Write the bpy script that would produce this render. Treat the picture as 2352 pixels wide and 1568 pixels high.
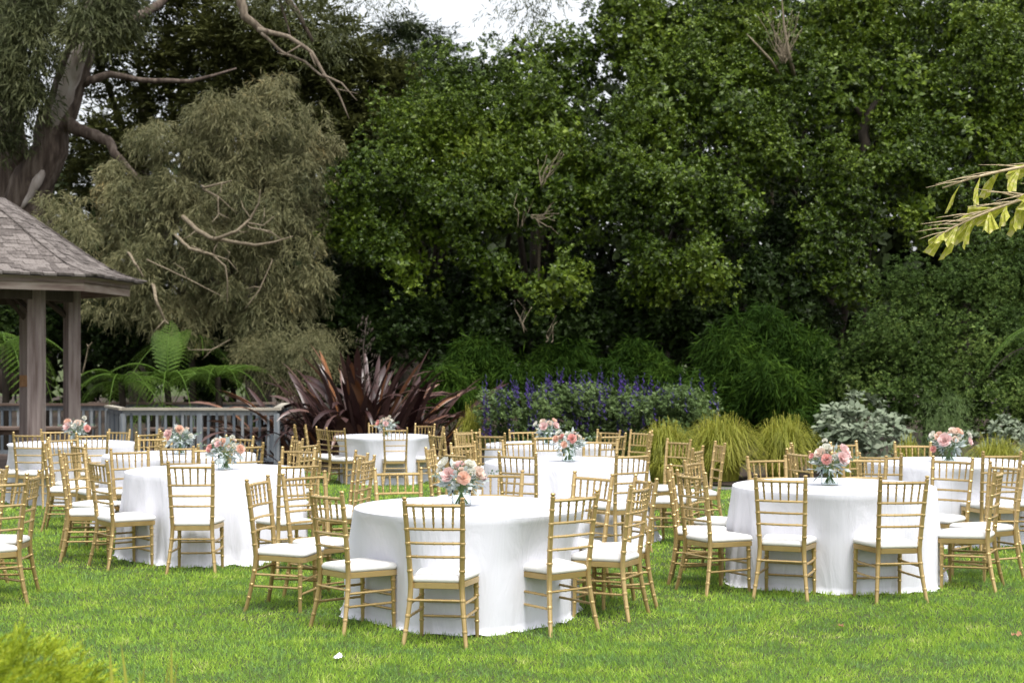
import bpy, math, random
import numpy as np
from mathutils import Vector, Matrix
R = math.radians
scene = bpy.context.scene
for o in list(bpy.data.objects): bpy.data.objects.remove(o)
C = scene.collection

# ------------------------------------------------------------ camera, sky, sun, exposure
F, H, YH, CX = 3750.0, 1.79, 810.0, 1176.0          # focal length and horizon in 2352-wide picture units
cd = bpy.data.cameras.new('camera'); cam = bpy.data.objects.new('camera', cd); C.objects.link(cam)
cam.location = (0, 0, H); cam.rotation_euler = (R(90), 0, 0)
cd.sensor_width = 36; cd.lens = 36*F/2352; cd.shift_y = (YH-784)/2352
cd.clip_start = .1; cd.clip_end = 2000
cd.dof.use_dof = True; cd.dof.focus_distance = 10.9; cd.dof.aperture_fstop = 4.2
scene.camera = cam
SUN_EL, SUN_AZ = 66, 150            # azimuth measured clockwise from +Y: light from behind the camera's right
w = bpy.data.worlds.new('World'); scene.world = w; w.use_nodes = True
nt = w.node_tree; bg = nt.nodes['Background']
sky = nt.nodes.new('ShaderNodeTexSky'); sky.sky_type = 'NISHITA'; sky.sun_disc = False
sky.sun_elevation = R(SUN_EL); sky.sun_rotation = R(SUN_AZ); sky.dust_density = 4; sky.air_density = 1
hs = nt.nodes.new('ShaderNodeHueSaturation'); hs.inputs['Saturation'].default_value = .2
nt.links.new(sky.outputs[0], hs.inputs['Color']); nt.links.new(hs.outputs[0], bg.inputs['Color'])
bg.inputs['Strength'].default_value = .15
sd = bpy.data.lights.new('sun', 'SUN'); so = bpy.data.objects.new('sun', sd); C.objects.link(so)
sd.energy = 1.25; sd.angle = R(12); sd.color = (1, .96, .9)
az, el = R(SUN_AZ), R(SUN_EL)
so.rotation_euler = Vector((math.sin(az)*math.cos(el), math.cos(az)*math.cos(el), math.sin(el))).to_track_quat('Z', 'Y').to_euler()
so.location = (0, -5, 30)
vs = scene.view_settings; vs.view_transform = 'Standard'; vs.look = 'None'; vs.gamma = 1; vs.exposure = 1.08
scene.cycles.max_bounces = 6; scene.cycles.transparent_max_bounces = 12
scene.cycles.use_denoising = True

# ------------------------------------------------------------ helpers
K = 3750/3500              # distances below were measured with a shorter lens; all are scaled by this
def g(Y):                                   # the lawn falls gently away from the camera
    y = np.minimum(Y/K, 24.0); d = np.maximum(y-13.0, 0); return -.0025*d*d
def at(x, y, Y): Y = Y*K; return np.array(((x-CX)/F*Y, Y, H-(y-YH)/F*Y))
def rng_(s): return np.random.default_rng(s)
def mesh_np(name, V, Fc):
    V = np.ascontiguousarray(V, np.float32); Fc = np.ascontiguousarray(Fc, np.int32)
    me = bpy.data.meshes.new(name); m, k = Fc.shape
    me.vertices.add(len(V)); me.vertices.foreach_set('co', V.ravel())
    me.loops.add(m*k); me.loops.foreach_set('vertex_index', Fc.ravel())
    me.polygons.add(m); me.polygons.foreach_set('loop_start', np.arange(0, m*k, k, dtype=np.int32))
    me.update(calc_edges=True); return me
def smooth(me): me.polygons.foreach_set('use_smooth', np.ones(len(me.polygons), bool)); return me
def put(name, me, mat=None, parent=None, loc=None, rot=None, scale=None, kind=None, label=None, cat=None, group=None):
    o = bpy.data.objects.new(name, me); C.objects.link(o)
    if mat is not None and me is not None:
        if not me.materials: me.materials.append(mat)
    if parent is not None: o.parent = parent
    if loc is not None: o.location = loc
    if rot is not None: o.rotation_euler = rot
    if scale is not None: o.scale = scale
    tag(o, label, cat, group, kind); return o
def tag(o, label=None, cat=None, group=None, kind=None):
    for k, v in (('label', label), ('category', cat), ('group', group), ('kind', kind)):
        if v: o[k] = v
    return o
def thing(name, label, cat, loc=(0, 0, 0), rz=0, group=None):
    return put(name, None, loc=loc, rot=(0, 0, rz), label=label, cat=cat, group=group)
def copy_tree(o, parent=None):
    c = o.copy(); C.objects.link(c); c.parent = parent
    for ch in o.children: copy_tree(ch, c)
    return c

class MB:
    def __init__(s): s.v = []; s.f = []
    def add(s, V, Fc):
        b = len(s.v); s.v += [tuple(map(float, p)) for p in V]; s.f += [tuple(i+b for i in f) for f in Fc]; return s
    def box(s, c, d, rz=0, ry=0):
        x, y, z = d[0]/2, d[1]/2, d[2]/2
        M = Matrix.Rotation(rz, 3, 'Z') @ Matrix.Rotation(ry, 3, 'Y'); c = Vector(c)
        V = [c + M @ Vector((a*x, b*y, e*z)) for a in (-1, 1) for b in (-1, 1) for e in (-1, 1)]
        return s.add(V, [(0, 1, 3, 2), (4, 6, 7, 5), (0, 4, 5, 1), (2, 3, 7, 6), (0, 2, 6, 4), (1, 5, 7, 3)])
    def tube(s, P, rad, n=8, cap=True):
        P = np.array(P, float); m = len(P); rad = np.broadcast_to(np.array(rad, float), (m,))
        T = np.gradient(P, axis=0); T /= np.linalg.norm(T, axis=1)[:, None]+1e-9
        up = np.array((0, 0, 1.)) if abs(T[0][2]) < .9 else np.array((1., 0, 0))
        V = []; a = np.linspace(0, 2*np.pi, n, endpoint=False); u = None
        for i in range(m):
            u = up-T[i]*np.dot(up, T[i]) if u is None else u-T[i]*np.dot(u, T[i])
            u /= np.linalg.norm(u)+1e-9; v = np.cross(T[i], u)
            V += list(P[i]+rad[i]*(np.cos(a)[:, None]*u+np.sin(a)[:, None]*v))
        Fc = [(i*n+j, i*n+(j+1) % n, (i+1)*n+(j+1) % n, (i+1)*n+j) for i in range(m-1) for j in range(n)]
        if cap: Fc += [tuple(range(n-1, -1, -1)), tuple((m-1)*n+j for j in range(n))]
        return s.add(V, Fc)
    def mesh(s, name, sm=False):
        me = bpy.data.meshes.new(name); me.from_pydata(s.v, [], s.f); me.update()
        if sm: smooth(me); me.set_sharp_from_angle(angle=R(sm if sm > 1 else 180))
        return me
    def build(s, name, mat, parent=None, sm=False, **k): return put(name, s.mesh(name, sm), mat, parent, **k)

# ------------------------------------------------------------ materials
def nodes(name):
    m = bpy.data.materials.new(name); m.use_nodes = True; n = m.node_tree
    return m, n, n.nodes['Principled BSDF'], n.nodes['Material Output']
def ramp(n, cols, pos=None):
    r = n.nodes.new('ShaderNodeValToRGB'); e = r.color_ramp.elements
    pos = pos or [i/(len(cols)-1) for i in range(len(cols))]
    while len(e) < len(cols): e.new(.5)
    for q, p, c in zip(e, pos, cols): q.position = p; q.color = (*c, 1)
    return r
def leafmat(name, cols, rough=.42, spec=.4, trans=.25, nscale=.6, pos=None, namt=.5):
    m, n, b, out = nodes(name)
    geo = n.nodes.new('ShaderNodeNewGeometry'); tc = n.nodes.new('ShaderNodeTexCoord')
    no = n.nodes.new('ShaderNodeTexNoise'); no.inputs['Scale'].default_value = nscale; no.inputs['Detail'].default_value = 3
    n.links.new(tc.outputs['Object'], no.inputs['Vector'])
    mx = n.nodes.new('ShaderNodeMix'); mx.inputs[0].default_value = namt
    mr = n.nodes.new('ShaderNodeMapRange'); mr.inputs[1].default_value = .3; mr.inputs[2].default_value = .7
    n.links.new(no.outputs[0], mr.inputs[0])
    n.links.new(geo.outputs['Random Per Island'], mx.inputs[2]); n.links.new(mr.outputs[0], mx.inputs[3])
    r = ramp(n, cols, pos); n.links.new(mx.outputs[0], r.inputs[0])
    n.links.new(r.outputs[0], b.inputs['Base Color'])
    b.inputs['Roughness'].default_value = rough; b.inputs['Specular IOR Level'].default_value = spec
    if trans:
        t = n.nodes.new('ShaderNodeBsdfTranslucent'); s = n.nodes.new('ShaderNodeMixShader'); s.inputs[0].default_value = trans
        n.links.new(r.outputs[0], t.inputs[0]); n.links.new(b.outputs[0], s.inputs[1]); n.links.new(t.outputs[0], s.inputs[2])
        n.links.new(s.outputs[0], out.inputs[0])
    return m
def noisemat(name, cols, scale=(8, 8, 8), rough=.8, spec=.3, metal=0, detail=5, bump=0, pos=None, rnd=0, bscale=None, sheen=0):
    m, n, b, out = nodes(name)
    tc = n.nodes.new('ShaderNodeTexCoord'); mp = n.nodes.new('ShaderNodeMapping'); mp.inputs['Scale'].default_value = scale
    n.links.new(tc.outputs['Object'], mp.inputs[0])
    no = n.nodes.new('ShaderNodeTexNoise'); no.inputs['Scale'].default_value = 1; no.inputs['Detail'].default_value = detail
    n.links.new(mp.outputs[0], no.inputs['Vector'])
    fac = no.outputs[0]
    oi = n.nodes.new('ShaderNodeObjectInfo')
    if rnd:
        ma = n.nodes.new('ShaderNodeMath'); ma.operation = 'MULTIPLY_ADD'; ma.inputs[1].default_value = rnd; ma.inputs[2].default_value = -rnd/2
        n.links.new(oi.outputs['Random'], ma.inputs[0])
        ad = n.nodes.new('ShaderNodeMath'); ad.operation = 'ADD'; n.links.new(ma.outputs[0], ad.inputs[0]); n.links.new(fac, ad.inputs[1]); fac = ad.outputs[0]
        n.links.new(oi.outputs['Random'], mp.inputs['Location'])
    r = ramp(n, cols, pos or [.3+.4*i/(len(cols)-1) for i in range(len(cols))])
    n.links.new(fac, r.inputs[0]); n.links.new(r.outputs[0], b.inputs['Base Color'])
    b.inputs['Roughness'].default_value = rough; b.inputs['Specular IOR Level'].default_value = spec; b.inputs['Metallic'].default_value = metal
    if sheen: b.inputs['Sheen Weight'].default_value = sheen
    if bump:
        bp = n.nodes.new('ShaderNodeBump'); bp.inputs['Strength'].default_value = bump; bp.inputs['Distance'].default_value = .02
        n.links.new(no.outputs[0], bp.inputs['Height']); n.links.new(bp.outputs[0], b.inputs['Normal'])
    return m
M = {}
M['gold'] = noisemat('gold_paint', [(.385, .272, .112), (.52, .375, .17)], (9, 9, 4), .29, .5, .55, rnd=.8)
M['cushion'] = noisemat('cushion_fabric', [(.66, .65, .63), (.71, .70, .68)], (60, 60, 60), .85, .2)
def clothmat():
    m = noisemat('tablecloth_fabric', [(.625, .63, .69), (.66, .665, .725)], (3, 3, 1), .8, .15, sheen=.1); n = m.node_tree; b = n.nodes['Principled BSDF']
    tc = n.nodes.new('ShaderNodeTexCoord'); mp = n.nodes.new('ShaderNodeMapping'); mp.inputs['Scale'].default_value = (7, 7, 1.6); n.links.new(tc.outputs['Object'], mp.inputs[0])
    no = n.nodes.new('ShaderNodeTexNoise'); no.inputs['Scale'].default_value = 1; no.inputs['Detail'].default_value = 4; no.inputs['Distortion'].default_value = 1.2; n.links.new(mp.outputs[0], no.inputs['Vector'])
    bp = n.nodes.new('ShaderNodeBump'); bp.inputs['Strength'].default_value = .3; bp.inputs['Distance'].default_value = .05
    n.links.new(no.outputs[0], bp.inputs['Height']); n.links.new(bp.outputs[0], b.inputs['Normal']); return m
M['cloth'] = clothmat()
M['evergreen'] = leafmat('evergreen_leaf', [(.009, .020, .002), (.034, .062, .005), (.090, .140, .010), (.20, .26, .028), (.58, .40, .02)], .42, .26, .12, .5, [0, .35, .66, .988, 1])
M['laurel'] = leafmat('dark_laurel_leaf', [(.008, .018, .003), (.016, .032, .005), (.035, .06, .010)], .5, .16, .12, .6)
M['podo'] = leafmat('weeping_leaf', [(.007, .018, .002), (.018, .042, .005), (.06, .11, .012)], .65, .05, .2, .9)
M['bush'] = leafmat('small_leaf', [(.02, .040, .008), (.05, .088, .016), (.19, .26, .06)], .55, .12, .2, .7, [0, .6, 1])
M['gum'] = leafmat('gum_leaf', [(.045, .056, .024), (.125, .125, .056), (.22, .205, .10), (.30, .21, .075)], .55, .2, .15, .7, [0, .4, .8, 1])
M['euc'] = leafmat('eucalyptus_leaf', [(.028, .038, .014), (.065, .075, .030), (.12, .125, .055)], .55, .15, .2, .6)
M['conifer'] = leafmat('conifer_leaf', [(.030, .036, .012), (.065, .072, .022), (.13, .14, .04)], .6, .15, .2, .5)
M['cypress'] = leafmat('cypress_leaf', [(.03, .045, .018), (.06, .08, .032)], .6, .2, .1, .5)
M['woodland'] = leafmat('woodland_leaf', [(.012, .020, .006), (.03, .045, .012)], .6, .15, .1, .2)
def grassmat():
    m = leafmat('grass_blade', [(.18, .31, .105), (.22, .37, .075), (.30, .48, .055), (.43, .59, .08), (.68, .64, .32)], .5, .22, .35, 2.6, [.1, .34, .56, .82, 1], .56); n = m.node_tree
    no = [q for q in n.nodes if q.type == 'TEX_NOISE'][0]; no.inputs['Detail'].default_value = 6; no.inputs['Roughness'].default_value = .68; mr = [q for q in n.nodes if q.type == 'MAP_RANGE'][0]; mr.inputs[1].default_value = .39; mr.inputs[2].default_value = .62; return m
M['grass'] = grassmat()
M['sedge'] = leafmat('sedge_blade', [(.14, .17, .02), (.28, .29, .04), (.42, .38, .08)], .5, .25, .3, 1)
M['fern'] = leafmat('fern_leaf', [(.045, .095, .014), (.085, .155, .022), (.15, .23, .038)], .5, .2, .3, 1)
M['flax'] = noisemat('flax_leaf', [(.026, .011, .011), (.058, .030, .028), (.115, .068, .060), (.27, .11, .035)], (1.2, 1.2, .8), .34, .45, rnd=.8, pos=[.15, .45, .7, .98])
M['salvia'] = leafmat('salvia_leaf', [(.06, .10, .03), (.12, .18, .06), (.20, .26, .09)], .55, .2, .25, 1)
M['purple'] = leafmat('purple_flower', [(.045, .024, .14), (.095, .055, .26)], .6, .15, .2, 2)
M['silver'] = leafmat('silver_leaf', [(.13, .165, .105), (.19, .23, .155), (.27, .30, .22)], .7, .12, .12, 2)
M['juniper'] = leafmat('juniper_leaf', [(.08, .13, .010), (.32, .40, .025), (.62, .64, .07)], .5, .2, .3, 5, None, .6)
M['palm'] = leafmat('palm_leaf', [(.20, .14, .05), (.30, .34, .03), (.44, .44, .06), (.62, .56, .32)], .45, .35, .4, 22, [.12, .3, .6, .95], .6)
M['palmdry'] = noisemat('dry_palm', [(.30, .22, .12), (.50, .42, .28)], (30, 30, 30), .7)
M['deadfrond'] = noisemat('dead_frond', [(.03, .022, .018), (.06, .045, .035)], (20, 20, 20), .8)
M['bark'] = noisemat('brown_bark', [(.032, .023, .018), (.08, .060, .048), (.15, .122, .10)], (9, 9, 1.2), .85, .15, bump=.8)
M['palebark'] = noisemat('pale_smooth_bark', [(.16, .13, .11), (.30, .26, .23), (.40, .37, .34)], (5, 5, 1), .75, .2, bump=.25)
M['limbbark'] = noisemat('limb_bark', [(.07, .052, .04), (.15, .12, .09), (.21, .175, .135)], (12, 12, 3), .85, .15, bump=.4)
M['twig'] = noisemat('pale_twig', [(.14, .11, .075), (.24, .20, .14)], (20, 20, 20), .8, .2)
M['darkbark'] = noisemat('dark_bark', [(.02, .016, .012), (.05, .04, .03)], (12, 12, 3), .85, .2, bump=.5)
M['post'] = noisemat('weathered_post', [(.13, .095, .085), (.22, .175, .165), (.30, .25, .235)], (16, 16, 1.3), .75, .25, bump=.25, rnd=.25)
M['fascia'] = noisemat('fascia_wood', [(.20, .14, .12), (.32, .25, .215), (.40, .33, .29)], (2, 2, 18), .7, .25, bump=.2, rnd=.2)
M['shingle'] = noisemat('cedar_shingle', [(.08, .068, .062), (.125, .108, .10), (.19, .168, .155)], (30, 30, 5), .85, .2, bump=.4, rnd=.4)
M['underside'] = noisemat('dark_boards', [(.05, .038, .032), (.09, .07, .06)], (3, 20, 3), .8)
M['rail'] = noisemat('blue_grey_paint', [(.10, .118, .138), (.165, .185, .205), (.25, .265, .275)], (18, 18, 2), .65, .3, rnd=.5)
M['cap'] = noisemat('weathered_cap', [(.30, .27, .22), (.48, .45, .38)], (1.5, 20, 20), .75, .25, rnd=.3)
M['plank'] = noisemat('brown_plank', [(.10, .07, .055), (.19, .14, .115)], (2, 24, 24), .75, .25, rnd=.4)
M['path'] = noisemat('asphalt', [(.10, .095, .095), (.16, .15, .15)], (30, 30, 30), .9)
M['mulch'] = noisemat('mulch', [(.022, .016, .011), (.06, .043, .03)], (22, 22, 22), .95, bump=.8)
M['soil'] = noisemat('lawn_soil', [(.035, .05, .014), (.07, .09, .025)], (5, 5, 5), .95)
M['stem'] = noisemat('green_stem', [(.10, .16, .05), (.16, .22, .08)], (20, 20, 20), .6)
M['dusty'] = leafmat('dusty_leaf', [(.30, .36, .34), (.45, .50, .48), (.58, .62, .60)], .7, .2, .2, 12)
M['eleaf'] = leafmat('eucalyptus_sprig', [(.10, .16, .09), (.18, .25, .17), (.28, .34, .27)], .55, .3, .2, 12)
for nm, cs in (('blush', [(.76, .50, .48), (.80, .66, .63)]), ('peach', [(.78, .48, .36), (.82, .64, .53)]), ('coral', [(.74, .35, .31), (.78, .50, .45)]),
               ('ivory', [(.70, .69, .60), (.76, .75, .68)]), ('cream', [(.76, .60, .50), (.78, .68, .60)])):
    M[nm] = leafmat(nm+'_petal', cs, .6, .2, .3, 30)
def glass():
    m, n, b, out = nodes('vase_glass'); n.nodes.remove(b)
    t = n.nodes.new('ShaderNodeBsdfTransparent'); t.inputs[0].default_value = (.93, .96, .95, 1); gl = n.nodes.new('ShaderNodeBsdfGlossy'); gl.inputs['Roughness'].default_value = .03
    fr = n.nodes.new('ShaderNodeLayerWeight'); fr.inputs[0].default_value = .03; mx = n.nodes.new('ShaderNodeMixShader')
    n.links.new(fr.outputs[0], mx.inputs[0]); n.links.new(t.outputs[0], mx.inputs[1]); n.links.new(gl.outputs[0], mx.inputs[2]); n.links.new(mx.outputs[0], out.inputs[0]); return m
M['glass'] = glass()
def tissue():
    m, n, b, out = nodes('white_paper'); b.inputs['Base Color'].default_value = (.8, .8, .8, 1); b.inputs['Roughness'].default_value = .8; return m
M['paper'] = tissue()
M['dryleaf'] = noisemat('dry_leaf', [(.25, .13, .06), (.38, .22, .12)], (30, 30, 30), .8)
M['table'] = noisemat('plywood', [(.35, .24, .14), (.45, .33, .2)], (2, 20, 20), .6)

# ------------------------------------------------------------ leaf geometry
def unit(a): return a/(np.linalg.norm(a, axis=-1, keepdims=True)+1e-9)
def kites(P, D, N, L, W, fold=.18, mid=.5):
    D = unit(D); S = unit(np.cross(D, N)); Nn = np.cross(S, D); L = np.asarray(L)[:, None]; W = np.asarray(W)[:, None]
    m = P+D*L*mid
    V = np.stack([P, m+S*W/2+Nn*W*fold, P+D*L, m-S*W/2+Nn*W*fold], 1).reshape(-1, 3)
    return V, np.arange(len(P)*4).reshape(-1, 4)
def rdir(r, n): return unit(r.normal(size=(n, 3)))
def clump_points(r, cl, n, lo=.72, hi=1.06, back=.35, per=0, sub=.34):
    """points and outward directions on clumps; each main blob carries sub-clumps so the crown is knobbly"""
    c = np.array([k[0] for k in cl]); rad = np.array([k[1] for k in cl])
    if per:
        cc = []; rr = []
        for a, b in zip(c, rad):
            d = rdir(r, per*2); d = d[d[:, 1] < .45][:per]
            cc.append(a+d*b*r.uniform(.62, .95, (len(d), 1))); rr.append(b*sub*r.uniform(.5, 1.4, (len(d), 1))*r.uniform((.75, .75, .7), (1.25, 1.25, 1.35), (len(d), 3)))
        c = np.concatenate(cc); rad = np.concatenate(rr)
    p = (rad.prod(1))**(2/3); i = r.choice(len(c), n, p=p/p.sum())
    d = rdir(r, n*2); d = d[d[:, 1] < back]; d = np.concatenate([d, d])[:n]
    return c[i]+rad[i]*d*r.uniform(lo, hi, (n, 1)), d
def blobs(rows):           # (x px, y px, radius px, distance[, vertical factor])
    out = []
    for q in rows:
        s = F/(q[3]*K); k = q[4] if len(q) > 4 else 1
        out.append((at(q[0], q[1], q[3]), np.array((q[2]/s, q[2]/s*.9, q[2]/s*k))))
    return out
UP = np.array((0, 0, 1.))
def rosettes(r, P, A, k, L, W, spread=(35, 80), jit=.25):
    n = len(P); A = unit(A); t = unit(np.cross(A, r.normal(size=(n, 3)))); b = np.cross(A, t)
    P = np.repeat(P, k, 0); A = np.repeat(A, k, 0); t = np.repeat(t, k, 0); b = np.repeat(b, k, 0); m = n*k
    ph = np.tile(np.arange(k)*2.4, n)+r.uniform(0, .8, m); th = np.radians(r.uniform(*spread, m))
    o = (np.cos(ph)[:, None]*t+np.sin(ph)[:, None]*b)
    D = A*np.cos(th)[:, None]+o*np.sin(th)[:, None]
    ll = L*r.uniform(1-jit, 1+jit, m)
    base = P+A*(np.tile(np.arange(k)/k, n)*L*.7)[:, None]
    return kites(base, D, A+r.normal(0, .25, (m, 3)), ll, W*ll/L)
def droops(r, P, n_each, L, W, length, out):
    """hanging sprays: thin leaves set along twigs that start outward and bend down"""
    n = len(P); t = np.tile((np.arange(n_each)+.5)/n_each, n); P = np.repeat(P, n_each, 0); O = np.repeat(out, n_each, 0); m = len(P)
    q = P+O*(t*length*.8)[:, None]-UP*(t**1.8*length*.75)[:, None]+r.normal(0, L*.12, (m, 3))
    D = O*.45-UP*r.uniform(.25, 1.1, (m, 1))+r.normal(0, .38, (m, 3))
    ll = L*r.uniform(.65, 1.25, m)
    return kites(q, D, rdir(r, m)+np.array((0, -.6, .5)), ll, W*ll/L, .1)
def join(parts):
    V = np.concatenate([p[0] for p in parts]); b = 0; Fs = []
    for p in parts: Fs.append(p[1]+b); b += len(p[0])
    return V, np.concatenate(Fs)
def trunk(name, parent, mat, pts, radii, n=10, seed=0):
    r = random.Random(seed); P = np.array(pts, float)
    # refine the path
    t = np.linspace(0, len(P)-1, (len(P)-1)*4+1); Q = np.stack([np.interp(t, range(len(P)), P[:, i]) for i in range(3)], 1)
    rr = np.interp(t, np.linspace(0, len(P)-1, len(radii)), radii)
    j = np.array([[r.uniform(-1, 1)*rr[i]*.18 for _ in range(3)] for i in range(len(Q))]); Q += j
    return MB().tube(Q, rr, n).build(name, mat, parent, True)

# ------------------------------------------------------------ ground, path, beds, lawn
def sheet(name, xs, ys, dz, mat, keep=None, **k):
    X, Y = np.meshgrid(xs, ys); Z = g(Y)+dz; V = np.stack([X, Y, Z], -1).reshape(-1, 3); nx, ny = len(xs), len(ys)
    i = np.arange((ny-1)*nx).reshape(ny-1, nx)[:, :-1].ravel(); Fc = np.stack([i, i+1, i+nx+1, i+nx], 1)
    return put(name, smooth(mesh_np(name, V, Fc)), mat, kind='structure')
ys = np.concatenate([[-300, -40, 0], np.arange(2, 26, .5), [30, 45, 80, 200, 700]])
sheet('ground', np.array([-700, -100, -40, -20, 0, 20, 40, 100, 700.]), ys, 0, M['soil'])
def edge(x):                                     # far edge of the lawn: reaches the flax bed on the left, stops at the path on the right
    return np.interp(x, [-30, -8.2, -7.6, .3, 1.8, 3, 6, 30], [17.6, 17.6, 26.6, 26.6, 25, 22.2, 21.2, 19.5])*K
def ribbon(name, x0, x1, n, lo, hi, dz, mat):
    x = np.linspace(x0, x1, n); V = []; Fc = []
    for i, a in enumerate(x):
        for k in range(9):
            y = lo(a)+(hi(a)-lo(a))*k/8; V.append((a, y, float(g(y))+dz))
    for i in range(n-1):
        for k in range(8): q = i*9+k; Fc.append((q, q+9, q+10, q+1))
    return put(name, mesh_np(name, V, Fc), mat, kind='structure')
ribbon('garden_path', -7.6, 30, 60, lambda x: edge(x), lambda x: edge(x)+np.interp(x, [.3, 2.5], [.35, 1.25]), .004, M['path'])
ribbon('mulch_bed', -60, 60, 80, lambda x: edge(x)+np.interp(x, [-9, -7.5, .3, 2.5], [.0, .35, .35, 1.25]), lambda x: edge(x)+60, .008, M['mulch'])
def lawn():
    r = rng_(3); parts = []
    for y0, y1, dens, L, W in ((7.8, 10.2, 4900, .042, .0046), (10.2, 13.4, 3300, .042, .0054), (13.4, 18, 1450, .044, .0078), (18, 29, 440, .048, .0125)):
        hw = lambda y: y*CX/F+1.5
        n = int(dens*2*hw(y1)*(y1-y0)); x = r.uniform(-hw(y1), hw(y1), n); y = r.uniform(y0, y1, n)
        ok = (np.abs(x) < hw(y)) & (y < edge(x)); x, y = x[ok], y[ok]; n = len(x)
        # tufted: length varies in patches
        tuft = .5+.5*np.sin(x*3.1+1.3*np.sin(y*2.3))*np.sin(y*2.7+1.1*np.sin(x*1.9)); tuft = tuft*.55+.25*(.5+.5*np.sin(x*11+3*np.sin(y*7))*np.sin(y*12+2*np.sin(x*9)))+.3*r.random(n)
        lean = np.stack([np.sin(x*2.2+y)*.5, np.cos(y*1.7-x)*.4, np.zeros(n)], 1)
        D = UP*1.0+lean*.4+r.normal(0, .6, (n, 3)); D[:, 2] = np.abs(D[:, 2])*.8+.2
        P = np.stack([x, y, g(y)-.004], 1); ll = L*(.5+.85*tuft)*r.uniform(.7, 1.25, n)
        N = unit(r.normal(size=(n, 3))*(1, 1, .3)); parts.append(kites(P, D, N, ll, np.full(n, W), .25, .4))
    V, Fc = join(parts); put('lawn_grass', mesh_np('lawn_grass', V, Fc), M['grass'], kind='stuff', label='short green lawn grass with paler worn patches', cat='grass')
lawn()

# ------------------------------------------------------------ chairs
def stile_xy(z):
    if z < .37: t = (.37-z)/.37; return .160+.038*t**1.3, -.172-.062*t**1.4
    t = (z-.37)/.55; return .160+.0225*t, -.172-.066*t**1.3
def ringed(P0, P1, r0, rings, n=8, bow=(0, 0, 0), r1=None, rw=.005, rb=1.2, taper=True):
    P0, P1 = np.array(P0, float), np.array(P1, float); r1 = r0 if r1 is None else r1; Ln = np.linalg.norm(P1-P0)
    ts = {0., 1.}
    for q in rings:
        for e in (-1.6, -1, 0, 1, 1.6): ts.add(min(1, max(0, q+e*rw/Ln)))
    for q in np.linspace(0, 1, 6): ts.add(float(q))
    ts = sorted(ts); pts = []; rad = []
    for t in ts:
        pts.append(P0+(P1-P0)*t+np.array(bow)*4*t*(1-t)); k = r0+(r1-r0)*t
        near = min([abs(t-q)*Ln for q in rings] or [9]); rad.append(k*rb if near < rw*1.2 else k)
    return MB().tube(pts, rad, n)
def make_chair():
    c = thing('banquet_chair', 'x', 'chair')
    for s in (-1, 1):
        zs = list(np.linspace(0, .895, 15)); rings = (.10, .19, .285, .465, .55, .635, .722, .81)
        for q in rings: zs += [q-.009, q-.005, q, q+.005, q+.009]
        pts = []; rad = []
        for z in sorted(zs):
            x, y = stile_xy(z); pts.append((s*x, y, z)); k = .0132+.0040*min(1, z/.3) - .0018*max(0, (z-.5)/.4)
            rad.append(k*(1.17 if min(abs(z-q) for q in rings) < .006 else 1))
        x, y = stile_xy(.9)
        for z, k in ((.898, .0105), (.902, .0105), (.906, .0155), (.913, .0165), (.919, .0125), (.921, .004)): pts.append((s*x, y, z)); rad.append(k)
        MB().tube(pts, rad, 10).build('back_post', M['gold'], c, 28)
        ringed((s*.180, .168, 0), (s*.176, .163, .362), .0122, (.3, .52, .75, .9), 10, r1=.0165).build('leg', M['gold'], c, 28)
    for z, k in ((.868, .0112), (.724, .0092), (.637, .0088), (.553, .0088)):
        x, y = stile_xy(z); ringed((-x, y, z), (x, y, z), k, (.16, .33, .5, .67, .84), 8, (0, -.022, 0), rw=.004).build('back_rail', M['gold'], c, 28)
    for i in range(5):
        u = -1+2*(i+1)/6; xa, ya = stile_xy(.868); xb, yb = stile_xy(.724); bow = -.022*(1-u*u)
        ringed((u*xb, yb+bow, .724), (u*xa*1.04, ya+bow, .868), .0060, (.25, .5, .78), 6, r1=.0088, rw=.004, rb=1.28).build('spindle', M['gold'], c, 28)
    # stretchers
    def rail(a, b, k=.0085): ringed(a, b, k, (.2, .4, .6, .8), 8, rw=.004).build('stretcher', M['gold'], c, 28)
    for s in (-1, 1):
        for zf, zb in ((.262, .262), (.180, .180)):
            x, y = stile_xy(zb); rail((s*.178, .166, zf), (s*x, y, zb))
    rail((-.178, .166, .228), (.178, .166, .228)); rail((-.178, .166, .135), (.178, .166, .135))
    x, y = stile_xy(.285); rail((-x, y, .285), (x, y, .285))
    # seat frame and cushion share a rounded trapezoid outline
    def outline(k, n=10):
        cs = [(.150, .160, .045), (-.150, .160, .045), (-.125, -.150, .03), (.125, -.150, .03)]; out = []
        for i, (x, y, r) in enumerate(cs):
            a0 = (0, math.pi*.5, math.pi, math.pi*1.5)[i]
            for j in range(n):
                a = a0+math.pi/2*j/(n-1); out.append(((x+r*math.cos(a)*1)*k, (y+r*math.sin(a))*k))
        return out
    def stack(levels):
        V = []; Fc = []; n = 40
        for k, z in levels: V += [(x, y, z) for x, y in outline(k)]
        for i in range(len(levels)-1): Fc += [(i*n+j, i*n+(j+1) % n, (i+1)*n+(j+1) % n, (i+1)*n+j) for j in range(n)]
        Fc += [tuple(range(n-1, -1, -1)), tuple((len(levels)-1)*n+j for j in range(n))]
        return MB().add(V, Fc)
    stack([(.97, .355), (1, .358), (1, .390), (.97, .393)]).build('seat_frame', M['gold'], c)
    stack([(.93, .392), (.99, .397), (1.015, .406), (1.015, .416), (.985, .428), (.92, .436), (.75, .442), (.4, .445), (.1, .446)]).build('cushion', M['cushion'], c, 40)
    return c
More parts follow.
